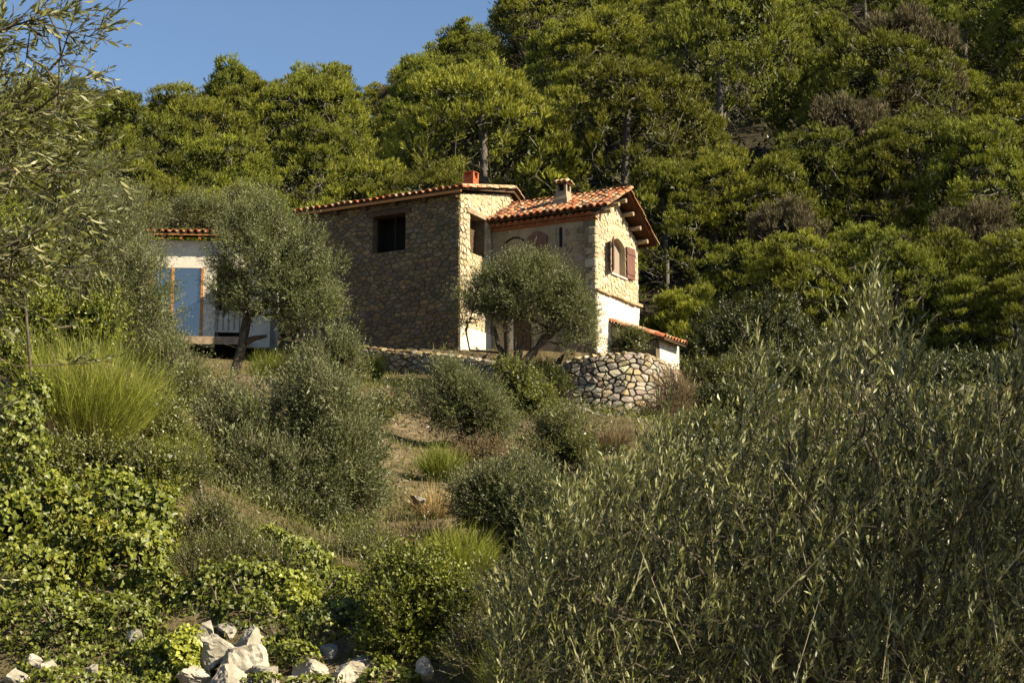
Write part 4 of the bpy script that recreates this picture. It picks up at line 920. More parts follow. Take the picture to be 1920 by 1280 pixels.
bP = gpt(1350, 1250, 13.2)
build_tree('olive_tree', 'shadowy olive growing close behind the near leafy olive', 'tree', bP, [px_lobe(1180, 1080, 190, 150, 13.4), px_lobe(1450, 1010, 200, 190, 13.6), px_lobe(1700, 980, 190, 190, 13.8), px_lobe(1900, 990, 170, 190, 13.8), px_lobe(1300, 1220, 330, 120, 13), px_lobe(1750, 1220, 300, 130, 13)], 1250, (6, 10), (.09, .034), 'olive_near', tmpl=LEAF_TRI, r_tip=.004, r_max=.09, tint_c=.3)
# unseen neighbour to the right, added so its crown shades the near olive's foot
bN = np.array([6.1, 6.9, gz(6.1, 6.9)])
build_tree('olive_tree', 'unseen olive tree added to shade the near leafy olive', 'tree', bN, [(bN + (0, 0, 4.6), (1.6, 1.7, 1.2), 1), (bN + (-1.2, .6, 4.2), (1.2, 1.3, 1.1), .9), (bN + (.9, -.3, 4.3), (1.1, 1.1, 1.1), .7)], 620, (6, 12), (.09, .03), 'olive_near', tmpl=LEAF_TRI, trunk=[bN - (0, 0, .2), bN + (0, 0, .8), bN + (.1, 0, 1.7), bN + (0, .1, 3.1)], r_tip=.006, r_max=.14)
# foreground olive at the upper left: only its hanging outer branches reach into view
bI = np.array([-4.6, 7.4, gz(-4.6, 7.4)])
oI = thing('olive_tree', 'near olive branches with long glossy leaves hanging against the sky', 'tree', bI)
sh_ = []
for (px0, py0, px1, py1, n_, j_) in ((-120, 330, 150, 70, 22, 40), (-120, 120, 60, 20, 20, 40), (-120, 420, 190, 330, 20, 45), (-120, 480, 110, 470, 16, 40), (-60, 330, 130, 200, 16, 40), (-100, 520, 60, 520, 10, 30), (-160, 250, 30, 250, 16, 60)):
    for k in range(n_):
        f = k / n_; sh_.append(at(px0 + (px1 - px0) * f + rng.normal(0, j_), py0 + (py1 - py0) * f + rng.normal(0, j_), rng.uniform(6.5, 7.9)))
for k in range(160): sh_.append(bI + np.array([rng.normal(.2, .75), rng.normal(0, .7), rng.uniform(1.9, 4.6)]))
C = np.array(sh_); s0, s1, ra, rb_ = woody([bI - (0, 0, .2), bI + (.05, 0, .6), bI + (0, .05, 1.3), bI + (.1, 0, 1.9)], C, .0032, .45, .3, .1, .11)
link('trunk', mesh_np('trunk', *[(a_ - bI) if i == 0 else a_ for i, a_ in enumerate(seg_tubes(s0, s1, ra, rb_, 5))], M['bark'], smooth=True), oI)
Ci = np.repeat(C, 5, 0); D = nrmz(np.stack([rng.normal(.75, .45, len(Ci)), rng.normal(-.1, .5, len(Ci)), rng.normal(.12, .42, len(Ci))], 1)); L = rng.uniform(.16, .34, len(Ci))
vis = np.zeros(len(Ci), bool); vis[np.arange(0, 120 * 5, 21)] = True
V, T, ti = shoot_leaves(Ci[~vis], D[~vis], L[~vis], 12, .064, .0135, .7, LEAF_BULK, jit=.4, tint=np.clip(rng.normal(.5, .2, (~vis).sum()), 0, 1)); g = Geo(); g.add(V, T, ti)
link('crown', g.mesh('crown', M['olive_near'], tint=True, off=bI), oI, kind='stuff')
single_leaves(oI, bI, Ci[vis], D[vis], L[vis], 10, .068, 280)
V, T = seg_tubes(Ci, Ci + D * L[:, None], np.full(len(Ci), .0022), np.full(len(Ci), .001), 3); link('twigs', mesh_np('twigs', V - bI, T, M['twig']), oI, kind='stuff')

# ------------------------------------------------------------------ shrubs
SHR = [
 ('pistachio_shrub', 'fresh green shrub right below the many-stemmed olive', 'shrub', 960, 770, 41, [(975, 725, 60, 40, 41), (1000, 770, 60, 45, 40.5), (940, 705, 30, 28, 41)], 260, (5, 10), (.075, .034), .62, 'bark'),
 ('pistachio_shrub', 'loose olive-green shrub between the boulder wall and the grey olive bush', 'shrub', 1040, 900, 34, [(1040, 830, 75, 70, 34), (1000, 880, 60, 50, 33.5), (1080, 870, 50, 50, 33.5)], 330, (5, 10), (.062, .024), .45, 'twig'),
 ('wall_shrub', 'small leafy shrub on top of the boulder wall before the shed', 'shrub', 1180, 668, 46.7, [(1185, 640, 34, 22, 46.8), (1160, 650, 22, 16, 46.8)], 70, (5, 10), (.075, .03), .4, 'twig'),
 ('holm_oak_shrub', 'tall dark evergreen thicket hiding the end of the shed', 'shrub_dark', 1400, 730, 51, [(1410, 640, 115, 80, 53), (1345, 675, 60, 75, 53), (1480, 660, 80, 70, 53.5), (1400, 740, 100, 50, 51), (1310, 640, 38, 30, 53.5)], 620, (6, 10), (.10, .045), .5, 'bark'),
 ('holm_oak_shrub', 'long dark evergreen hedge of scrub at the foot of the pine wood', 'shrub_dark', 1700, 730, 54, [(1560, 690, 90, 45, 54), (1690, 700, 100, 50, 54), (1830, 690, 100, 60, 54), (1940, 680, 80, 60, 54), (1580, 735, 120, 35, 50), (1780, 745, 130, 40, 50), (1930, 735, 100, 45, 50)], 800, (5, 10), (.12, .06), .4, 'bark'),
 ('holm_oak_shrub', 'low dark evergreen shrub at the end of the boulder wall', 'shrub_dark', 1330, 770, 44, [(1345, 755, 50, 34, 44), (1410, 770, 70, 40, 43.5)], 230, (6, 10), (.085, .038), .55, 'bark'),
 ('scrub_bush', 'brownish heathy bush at the foot of the boulder wall', 'brown', 1262, 800, 42.5, [(1262, 745, 48, 40, 42.5), (1240, 780, 50, 30, 42)], 190, (6, 10), (.06, .014), .45, 'twig'),
 ('scrub_bush', 'low green scrub in front of the rubble below the boulder wall', 'shrub', 1330, 860, 31, [(1320, 815, 60, 35, 31), (1250, 850, 60, 35, 31), (1400, 840, 60, 40, 31)], 260, (5, 10), (.055, .022), .4, 'twig'),
 ('bramble', 'leafy bramble hanging at the olive branch on the left bank', 'ivy', 40, 560, 21, [(45, 470, 45, 55, 21), (20, 520, 45, 40, 21)], 120, (5, 8), (.075, .05), .55, 'bark'),
 ('bramble', 'yellow-green bramble thicket above the bright broom', 'ivy', 60, 660, 24, [(60, 600, 90, 40, 24), (180, 610, 60, 40, 24.5), (10, 680, 60, 60, 23)], 230, (5, 8), (.07, .045), .6, 'twig'),
 ('bramble', 'green bramble trailing down beside the bright broom', 'shrub', 300, 860, 24, [(290, 800, 60, 50, 24.5), (320, 860, 60, 50, 24), (250, 760, 40, 40, 25)], 220, (5, 8), (.06, .034), .6, 'twig'),
 ('bramble', 'tangled bramble between the bright broom and the ivy mound', 'shrub', 200, 900, 21.6, [(150, 880, 110, 35, 21.8), (290, 900, 80, 50, 22), (60, 880, 70, 40, 21.4)], 300, (5, 8), (.06, .036), .55, 'twig'),
 ('scrub_bush', 'grey-green scrub on the bank under the large round olive', 'shrub', 340, 770, 29, [(340, 740, 60, 45, 29.5), (400, 790, 50, 40, 29), (290, 770, 50, 40, 28)], 240, (5, 10), (.06, .018), .4, 'twig'),
 ('scrub_bush', 'loose green scrub on the slope beside the leaning olive trunk', 'shrub', 560, 730, 43, [(560, 700, 45, 35, 43), (600, 720, 40, 30, 42), (660, 700, 30, 40, 44)], 170, (5, 10), (.085, .024), .45, 'twig'),
 ('scrub_bush', 'thin green scrub between wide olive and feathery broom', 'shrub', 700, 1080, 21.4, [(700, 1040, 50, 45, 21.6), (660, 1090, 45, 40, 21), (740, 1080, 40, 30, 21)], 190, (5, 10), (.045, .016), .45, 'twig'),
 ('scrub_bush', 'dull green scrub on the bare earth at the foot of the low terrace wall', 'shrub', 735, 790, 41, [(735, 760, 45, 35, 41), (700, 790, 40, 30, 40), (775, 735, 30, 25, 43)], 150, (5, 10), (.075, .024), .35, 'twig'),
 ('scrub_bush', 'pale dry scrub under the grey olive bush', 'brown', 900, 870, 33, [(900, 850, 60, 25, 33), (950, 880, 50, 25, 32)], 110, (5, 10), (.06, .016), .6, 'twig'),
 ('scrub_bush', 'olive-green scrub at the right end of the boulder wall', 'shrub', 1320, 715, 47, [(1310, 700, 45, 24, 47), (1370, 705, 60, 26, 47.5)], 150, (5, 10), (.085, .03), .4, 'twig'),
 ('scrub_bush', 'dense low scrub over the bank above the pale rocks', 'shrub', 470, 1090, 19.8, [(450, 1060, 70, 40, 20), (510, 1080, 50, 40, 19.8), (360, 1080, 40, 45, 19.9)], 210, (5, 10), (.042, .015), .45, 'twig'),
 ('scrub_bush', 'dark scrub filling the gap between the two terrace walls', 'shrub', 1015, 715, 46, [(1020, 705, 34, 20, 46), (1045, 715, 26, 24, 45.7)], 110, (5, 10), (.075, .028), .3, 'bark'),
 ('bramble', 'long low bramble bank behind the top of the near leafy olive', 'shrub_dark', 1700, 725, 46, [(1440, 705, 70, 28, 46), (1540, 708, 90, 30, 46), (1680, 712, 100, 30, 46), (1820, 712, 100, 32, 46), (1930, 705, 80, 34, 46)], 520, (5, 8), (.10, .05), .55, 'bark'),
 ('green_bush', 'bright leafy green bush above the pale rock at the foot of the slope', 'ivy', 780, 1230, 18.6, [(775, 1130, 75, 65, 18.6), (830, 1160, 60, 70, 18.4), (750, 1190, 60, 70, 18.3), (740, 1090, 40, 30, 18.8)], 420, (5, 8), (.06, .038), .55, 'twig'),
 ('scrub_bush', 'dull green scrub between the bright bush and the near olive', 'shrub', 960, 1230, 17.5, [(930, 1150, 70, 60, 18), (990, 1200, 90, 70, 17.5), (1060, 1130, 70, 60, 17.8), (900, 1230, 70, 50, 17.2)], 420, (5, 10), (.05, .013), .42, 'twig'),
 ('scrub_bush', 'thorny green scrub between the ivy mound and the wide olive', 'shrub', 400, 1060, 20.5, [(400, 1010, 60, 60, 20.8), (440, 1070, 60, 50, 20.3), (340, 900, 50, 50, 22.5)], 300, (5, 10), (.045, .016), .38, 'twig'),
]
for (nm, lb, mt, bx_, by_, Yb, lob, n_, tw_, lf, tc_, bk) in SHR:
    b0 = gpt(bx_, by_, Yb)
    tm = LEAF_MID if mt == 'ivy' and Yb < 20 else LEAF_TRI
    build_tree(nm, lb, 'shrub', b0, [px_lobe(*q) for q in lob], int(n_ * 1.35), (tw_[0], tw_[1]), lf, mt, bark=bk, r_tip=.0035, r_max=.022, tint_c=tc_, tmpl=tm, parts=('stems', 'foliage'), tw_len=(.14, .34), upb=.6, twig_mat='twig' if bk == 'twig' else None)

# ivy draped over the rock bank
def ivy(name, label, lobes, n, leafL, mat, tint=.5, flowers=0, cat='ivy'):
    lb = [px_lobe(*q) for q in lobes]; P, On = lobe_points(lb, n, .82, -.5, False)
    base = np.mean([l[0] for l in lb], 0); base[2] = gz(base[0], base[1])
    o = thing(name, label, cat, base)
    P[:, 2] = np.maximum(P[:, 2], ground(P[:, 0], P[:, 1]) + .03)
    cl = vnoise(P[:, 0] + P[:, 2] * .7, P[:, 1] + P[:, 2] * 1.3, .22, 5)
    P = P + On * (cl * .22)[:, None]
    nn = nrmz(On + np.array([.25, -.3, .35]) + rand_dir(n) * .55); d = nrmz(np.array([0, 0, -.75]) + rand_dir(n) * .8)
    V, T, ti = blades(P, d, nn, leafL * rng.uniform(.6, 1.25, n), leafL * rng.uniform(.7, 1.2, n), LEAF_IVY, np.clip(tint + cl * .5 + rng.normal(0, .2, n), 0, 1))
    link('foliage', mesh_np('foliage', V - base, T, M[mat], tint=ti), o, kind='stuff')
    Q, _ = lobe_points(lb, max(40, n // 40), .5, -.5); Q[:, 2] = np.maximum(Q[:, 2], ground(Q[:, 0], Q[:, 1]))
    s0, s1, ra, rb_ = woody([base - (0, 0, .1), base + (0, 0, .1)], Q, .003, .4, .3, .15, .04); V, T = seg_tubes(s0, s1, ra, rb_, 4)
    link('stems', mesh_np('stems', V - base, T, M['twig']), o)
    if flowers:
        P, On = lobe_points([(c_, tuple(np.array(r_) * 1.04), w_) for c_, r_, w_ in lb], flowers, .95, .0); nb = 14
        P = np.repeat(P, nb, 0); d = rand_dir(len(P)); P = P + d * .03
        V, T, ti = blades(P, d, rand_dir(len(P)), .035, .025, LEAF_MID, rng.uniform(0, 1, len(P))); link('flower_heads', mesh_np('flower_heads', V - base, T, M['flower'], tint=ti), o, kind='stuff')
    return o
ivy('ivy_mound', 'big glossy ivy mound with yellowish flower heads over the left bank', [(190, 985, 140, 105, 20.5), (80, 1000, 130, 110, 20.3), (250, 1060, 95, 95, 20), (290, 960, 55, 60, 20.4), (60, 1090, 110, 80, 19.8)], 9500, .075, 'ivy', .55, 330)
ivy('ivy_curtain', 'low ivy trailing over the pale rocks under the ivy mound', [(90, 1180, 130, 70, 19.0), (230, 1170, 90, 60, 19.1), (300, 1110, 60, 60, 19.6), (160, 1260, 150, 50, 18.6), (280, 1240, 50, 50, 18.6)], 6500, .052, 'ivy', .42)
ivy('ivy_curtain', 'dark green ivy hanging below the wide bushy olive', [(565, 1075, 70, 60, 20.2), (620, 1130, 60, 60, 19.8), (660, 1190, 45, 70, 19.4), (520, 1030, 50, 40, 20.8)], 4200, .06, 'ivy', .5)
ivy('ivy_curtain', 'yellow-green ivy strand trailing down between two pale rocks', [(560, 1170, 42, 70, 19.2), (540, 1110, 40, 40, 19.6), (510, 1180, 40, 60, 19.2)], 2600, .055, 'ivy', .85)
ivy('ivy_curtain', 'mixed ivy and creepers over the bank between ivy mound and hanging ivy', [(440, 1100, 110, 60, 19.6), (470, 1160, 80, 50, 19.0), (380, 1130, 60, 60, 19.4), (600, 1190, 70, 60, 18.8), (520, 1240, 60, 40, 18.3), (690, 1180, 40, 60, 18.8), (310, 1260, 50, 40, 18.0)], 5200, .052, 'ivy', .38)
ivy('ivy_curtain', 'creeping ivy along the foot of the bank around the pale rocks', [(180, 1285, 160, 25, 17.7), (480, 1285, 60, 18, 17.5), (590, 1290, 60, 18, 17.4), (730, 1270, 70, 25, 17.6), (560, 1235, 40, 25, 18.0), (300, 1225, 40, 25, 18.3)], 2600, .05, 'ivy', .4)
ivy('ivy_curtain', 'bright yellow ivy patch beside the largest pale rock', [(352, 1235, 42, 55, 18.0), (335, 1200, 28, 28, 18.2)], 1300, .055, 'ivy_yellow', .55)
ivy('ivy_curtain', 'ivy climbing through the branches at the left of the bright broom', [(30, 830, 60, 110, 20.2), (60, 760, 40, 60, 20.6), (20, 930, 60, 50, 20.1)], 2600, .065, 'ivy', .4)

# broom, grasses
def tuft(name, label, cat, px, py, Y, hpx, wpx, n, mat, tint=.5, lean=.45, group=None, low_mat=None, wd=.006, branchy=True):
    b0 = gpt(px, py, Y); k = Y / FPX; h = hpx * k; w_ = wpx * k / 2; o = thing(name, label, cat, b0, 0, group)
    r_ = np.sqrt(rng.uniform(0, 1, n)); az = rng.uniform(0, 6.28, n); out_ = np.stack([np.cos(az), np.sin(az) * .8, az * 0], 1)
    P = b0 + out_ * (r_ * w_ * .45)[:, None]; P[:, 2] = ground(P[:, 0], P[:, 1])
    D = nrmz(out_ * (r_ * lean * 1.6 * w_ / max(h, .1) * 1.3)[:, None] + np.array([0, 0, 1.0]) + rng.normal(0, .2, (n, 3)))
    L = h * rng.uniform(.4, 1.12, n) * (1 - .25 * r_)
    g = Geo(); mid = P + D * (L * .5)[:, None]; tip = P + D * L[:, None] + np.stack([out_[:, 0], out_[:, 1], -.4 * np.ones(n)], 1) * (L * .10 * r_)[:, None]
    tn = np.clip(rng.normal(tint, .22, n), 0, 1)
    V, T, ti = blades(P, mid - P, rand_dir(n), np.linalg.norm(mid - P, axis=1) * 1.15, wd * 1.3, NEEDLE, tn * .6); g.add(V, T, ti)
    V, T, ti = blades(mid, tip - mid, rand_dir(n), np.linalg.norm(tip - mid, axis=1), wd, NEEDLE, tn); g.add(V, T, ti)
    if branchy:
        for s_ in range(5):
            f = rng.uniform(.3, .95, n)[:, None]; q = P + D * L[:, None] * f; d2 = nrmz(D + rng.normal(0, .28, (n, 3)))
            V, T, ti = blades(q, d2, rand_dir(n), L * rng.uniform(.2, .45, n), wd * .8, NEEDLE, np.clip(tn + rng.normal(0, .15, n), 0, 1)); g.add(V, T, ti)
    link('stems', g.mesh('stems', M[mat], tint=True, off=b0), o, kind='stuff')
    if low_mat:
        m_ = n // 2; az = rng.uniform(0, 6.28, m_); q = b0 + np.stack([np.cos(az) * w_ * .5, np.sin(az) * w_ * .4, 0 * az], 1) * rng.uniform(.2, 1.2, (m_, 1)); q[:, 2] = ground(q[:, 0], q[:, 1])
        d = nrmz(np.stack([np.cos(az) * .6, np.sin(az) * .5 - .3, np.ones(m_)], 1) + rng.normal(0, .25, (m_, 3)))
        V, T, ti = blades(q, d, rand_dir(m_), h * rng.uniform(.25, .6, m_), wd, NEEDLE, rng.uniform(0, 1, m_)); link('dry_base', mesh_np('dry_base', V - b0, T, M[low_mat], tint=ti), o, kind='stuff')
    return o
tuft('broom_bush', 'bright yellow-green broom with brown dry base on the left bank', 'shrub', 165, 860, 22.6, 235, 250, 1700, 'broom', .5, low_mat='brown', wd=.0075)
tuft('broom_bush', 'green broom behind the tuft of straw-coloured grass', 'shrub', 825, 905, 31.5, 75, 95, 700, 'broom', .35, wd=.008)
tuft('broom_bush', 'feathery green broom just above the bright leafy bush', 'shrub', 865, 1105, 21.2, 105, 150, 1100, 'broom', .5, wd=.006)
tuft('broom_bush', 'tall grassy broom beside the leaning olive trunk', 'shrub', 505, 720, 43.5, 75, 90, 500, 'broom', .3, wd=.011)
tuft('broom_bush', 'green broom low on the bank beside the trailing bramble', 'shrub', 320, 880, 23.6, 70, 110, 700, 'broom', .5, wd=.006)
tuft('broom_bush', 'dark broom clump under the near olive', 'shrub', 980, 1260, 16.8, 130, 170, 900, 'broom', .25, wd=.005)
tuft('pine_sapling', 'thin green sapling growing out of the low terrace wall', 'shrub', 706, 712, 47.4, 58, 34, 260, 'broom', .45, wd=.012, lean=.2)
tuft('grass_tuft', 'straw-coloured dry grass tuft in the middle of the slope', 'grass', 815, 965, 27.0, 80, 105, 520, 'dry', .7, branchy=False, wd=.009, lean=.7)
tuft('grass_tuft', 'browner dry grass below the straw-coloured tuft', 'grass', 800, 1015, 24.6, 70, 110, 420, 'dry', .3, branchy=False, wd=.007, lean=.7)
tuft('grass_tuft', 'orange-brown dry tuft at the right foot of the many-stemmed olive', 'grass', 1012, 712, 45.0, 38, 55, 240, 'dry', .35, wd=.014)
tuft('scrub_tuft', 'purplish brown dry scrub below the leaning olive trunk', 'shrub', 395, 752, 40.5, 45, 85, 420, 'brown', .6, wd=.012)
tuft('scrub_tuft', 'brown twiggy scrub above the feathery green broom', 'shrub', 745, 1040, 22.5, 65, 120, 520, 'brown', .6, wd=.006)
tuft('scrub_tuft', 'brown dry stems between ivy mound and hanging ivy', 'shrub', 385, 1130, 19.6, 80, 120, 170, 'brown', .55, wd=.0045, lean=.9)
tuft('scrub_tuft', 'reddish brown dry scrub under the rubble of the boulder wall', 'shrub', 1150, 850, 36, 55, 90, 380, 'brown', .5, wd=.01)
tuft('scrub_tuft', 'brown scrub on the left bank under the ivy-covered branches', 'shrub', 40, 800, 22.0, 110, 130, 480, 'brown', .5, wd=.0065)

# grass and litter over the open slope
n = 20000; px_ = rng.uniform(-80, 2000, n); Yq = rng.uniform(17.5, 50, n) ; P = np.zeros((n, 3)); P[:, 0] = (px_ - 960) / FPX * Yq; P[:, 1] = Yq
dens = vnoise(P[:, 0], P[:, 1], 2.2, 9) + .5 * vnoise(P[:, 0], P[:, 1], .7, 10); xl, yl = to_local(P[:, 0], P[:, 1])
keep = (dens > -.12) & ~((xl > LWX - .3) & (xl < 6) & (yl > -.5)); P = P[keep]; n = len(P); P[:, 2] = ground(P[:, 0], P[:, 1]) - .01
P = np.repeat(P, 4, 0) + rng.normal(0, .09, (n * 4, 3)) * [1, 1, 0]; D = nrmz(rng.normal(0, .45, (n * 4, 3)) + [0, 0, 1.0])
dn = np.repeat(vnoise(P[::4, 0], P[::4, 1], 3.0, 12) + .5, 4)
V, T, ti = blades(P, D, rand_dir(n * 4), rng.uniform(.08, .26, n * 4), .012, NEEDLE, np.clip(dn + rng.normal(0, .2, n * 4), 0, 1))
o = link('slope_grass', mesh_np('slope_grass', V, T, M['grass'], tint=ti), kind='stuff'); tag(o, 'dry and green grass growing over the open slope', 'grass')
n = 9000; Yq = 18 + 32 * rng.uniform(0, 1, n) ** .8; P = np.stack([rng.uniform(-.33, .2, n) * Yq, Yq, Yq * 0], 1); P = P[vnoise(P[:, 0], P[:, 1], 1.8, 41) + .5 * vnoise(P[:, 0], P[:, 1], .6, 42) > .0]; n = len(P); P[:, 2] = ground(P[:, 0], P[:, 1]); rr_ = .012 + .05 * rng.uniform(0, 1, n) ** 4
tet = nrmz(np.array([(1, 0, -.4), (-.6, .9, -.4), (-.6, -.9, -.4), (.1, .2, .8), (.5, -.5, .3)])); V = P[:, None] + tet[None] * rng.uniform(.6, 1.3, (n, 5, 1)) * rr_[:, None, None]; T = np.array([(0, 1, 3), (1, 2, 3), (2, 4, 3), (4, 0, 3), (2, 0, 4)])[None] + (np.arange(n) * 5)[:, None, None]
o = link('gravel', mesh_np('gravel', V.reshape(-1, 3), T.reshape(-1, 3), M['rock']), kind='stuff'); tag(o, 'small pale gravel strewn over the bare soil of the slope', 'gravel')
# low herbs and twiggy litter in clumps
n = 5200; Yq = 18.5 + 28 * rng.uniform(0, 1, n) ** .8; P = np.stack([rng.uniform(-.34, .30, n) * Yq, Yq, Yq * 0], 1); dens = vnoise(P[:, 0], P[:, 1], 1.5, 31) + .6 * vnoise(P[:, 0], P[:, 1], .5, 32); xl, yl = to_local(P[:, 0], P[:, 1])
P = P[(dens > -.02) & ~((xl > LWX - 2.3) & (xl < 6) & (yl > -1.4))]; n = len(P); hh = rng.uniform(.10, .38, n); P = np.repeat(P, 11, 0) + rng.normal(0, .11, (n * 11, 3)) * [1, 1, 0]
P[:, 2] = ground(P[:, 0], P[:, 1]) + rng.uniform(0, 1, len(P)) * np.repeat(hh, 11)
V, T, ti = blades(P, nrmz(rand_dir(len(P)) + [0, 0, .7]), rand_dir(len(P)), rng.uniform(.05, .11, len(P)), rng.uniform(.015, .035, len(P)), LEAF_MID, np.clip(np.repeat(rng.uniform(.1, .8, n), 11) + rng.normal(0, .15, len(P)), 0, 1))
o = link('low_herbs', mesh_np('low_herbs', V, T, M['shrub'], tint=ti), kind='stuff'); tag(o, 'low green herbs scattered in clumps over the slope', 'herbs')

# ------------------------------------------------------------------ rocks
import bmesh
def rock_mesh(seed, r, sub=3):
    rs = np.random.default_rng(seed); bm = bmesh.new(); bmesh.ops.create_icosphere(bm, subdivisions=sub, radius=1)
    P_ = np.array([v_.co[:] for v_ in bm.verts])
    for _ in range(15):
        n_ = nrmz(rs.normal(size=3)); e_ = P_ @ n_ - rs.uniform(.38, .78); P_ = P_ - n_ * np.clip(e_, 0, None)[:, None]
    rid = 1 - np.abs(vnoise(P_[:, 0] * 2 + seed, P_[:, 1] * 2 + P_[:, 2] * 3, .9, seed)) * 2; rid2 = vnoise(P_[:, 0] * 5 + P_[:, 2] * 4, P_[:, 1] * 5 - P_[:, 2] * 3 + seed, .8, seed + 3)
    P_ = P_ * (1 - .16 * np.clip(rid - .72, 0, 1)[:, None] * 3 + .09 * rid2[:, None]) + rs.normal(0, .012, P_.shape)
    for v_, p_ in zip(bm.verts, P_): v_.co = Vector(p_ * np.array(r))
    me = bpy.data.meshes.new('rock'); bm.to_mesh(me); bm.free(); me.materials.append(M['rock'])
    me.polygons.foreach_set('use_smooth', np.zeros(len(me.polygons), bool))
    return me
ROCKS = [(400, 1210, 17.9, 42, 38, 'largest pale limestone rock in the bank with ivy on both sides'), (445, 1235, 17.7, 45, 45, 'creviced pale limestone rock leaning on the largest rock'), (425, 1275, 17.4, 60, 30, 'low pale rock under the creviced limestone rock'),
         (385, 1180, 18.3, 26, 24, 'pale rock tip showing above the largest limestone rock'), (590, 1255, 17.8, 34, 34, 'pale rock under the yellow-green ivy strand'), (650, 1265, 17.6, 42, 36, 'cream rock under the dark hanging ivy'), (320, 1195, 18.6, 18, 22, 'small white rock above the bright yellow ivy patch'),
         (255, 1185, 18.6, 16, 18, 'white stone poking out of the low trailing ivy'), (68, 1232, 17.9, 14, 16, 'small white stone beside a brown rock in the ivy'), (98, 1250, 17.8, 18, 24, 'white upright stone next to the brown rock in the ivy'), (500, 1262, 17.5, 30, 30, 'grey rock at the right of the creviced limestone rock'),
         (470, 1200, 18.2, 30, 30, 'fissured grey rock rising behind the creviced limestone rock'), (365, 1265, 17.6, 34, 26, 'broad pale ledge under the bright yellow ivy patch'), (430, 1175, 18.6, 22, 20, 'pointed pale rock just below the brown dry stems'), (555, 1275, 17.5, 34, 26, 'pale slab between the grey rock and the yellow-green ivy strand'),
         (620, 1225, 18.2, 24, 26, 'weathered pale rock face behind the dark hanging ivy'), (680, 1240, 18.0, 26, 34, 'buff rock at the shadowed edge of the bright leafy bush'), (30, 1265, 17.5, 26, 22, 'brown earthy rock between white stones in the ivy'),
         (800, 1248, 17.4, 16, 20, 'small white rock beneath the bright leafy bush'), (175, 1252, 17.8, 14, 20, 'narrow white stone standing in the trailing ivy'),
         (785, 930, 26.6, 16, 9, 'grey weathered log-like stone left of the straw-coloured grass tuft')]
for i, (px, py, Yq, rx, rz, lb) in enumerate(ROCKS):
    k = Yq / FPX; q = at(px, py + 6, Yq + .12); o = link('rock', rock_mesh(100 + i, (rx * k * 1.3, (rx + rz) / 2 * k * 1.35, rz * k * 1.22), 4 if rx > 28 else 3), None, q, (rng.normal(0, .2), rng.normal(0, .2), rng.uniform(0, 6))); tag(o, lb, 'rock')
# rubble fallen below the boulder wall, single stones
rub = [rock_mesh(200 + k, (1, .8, .6)) for k in range(5)]
for k in range(46):
    px = rng.uniform(1050, 1225); py = rng.uniform(765, 815); Yq = 43.6 - (py - 765) * .06; q = gpt(px, py, Yq); s_ = rng.uniform(.07, .19)
    o = link('fallen_stone', rub[k % 5], None, q + (0, 0, s_ * .2), (rng.normal(0, .4), rng.normal(0, .4), rng.uniform(0, 6))); o.scale = (s_,) * 3; tag(o, 'pale stone lying in the rubble below the boulder wall', 'stone', 'fallen stones below the boulder wall')
for k in range(34):
    px = rng.uniform(560, 1000); py = rng.uniform(740, 960); Yq = np.interp(py, [740, 960], [43, 27]); q = gpt(px, py, Yq); s_ = rng.uniform(.04, .11)
    o = link('fallen_stone', rub[k % 5], None, q + (0, 0, s_ * .15), (rng.normal(0, .4), rng.normal(0, .4), rng.uniform(0, 6))); o.scale = (s_,) * 3; tag(o, 'pale stone lying on the open slope among dry grass', 'stone', 'loose stones on the slope')

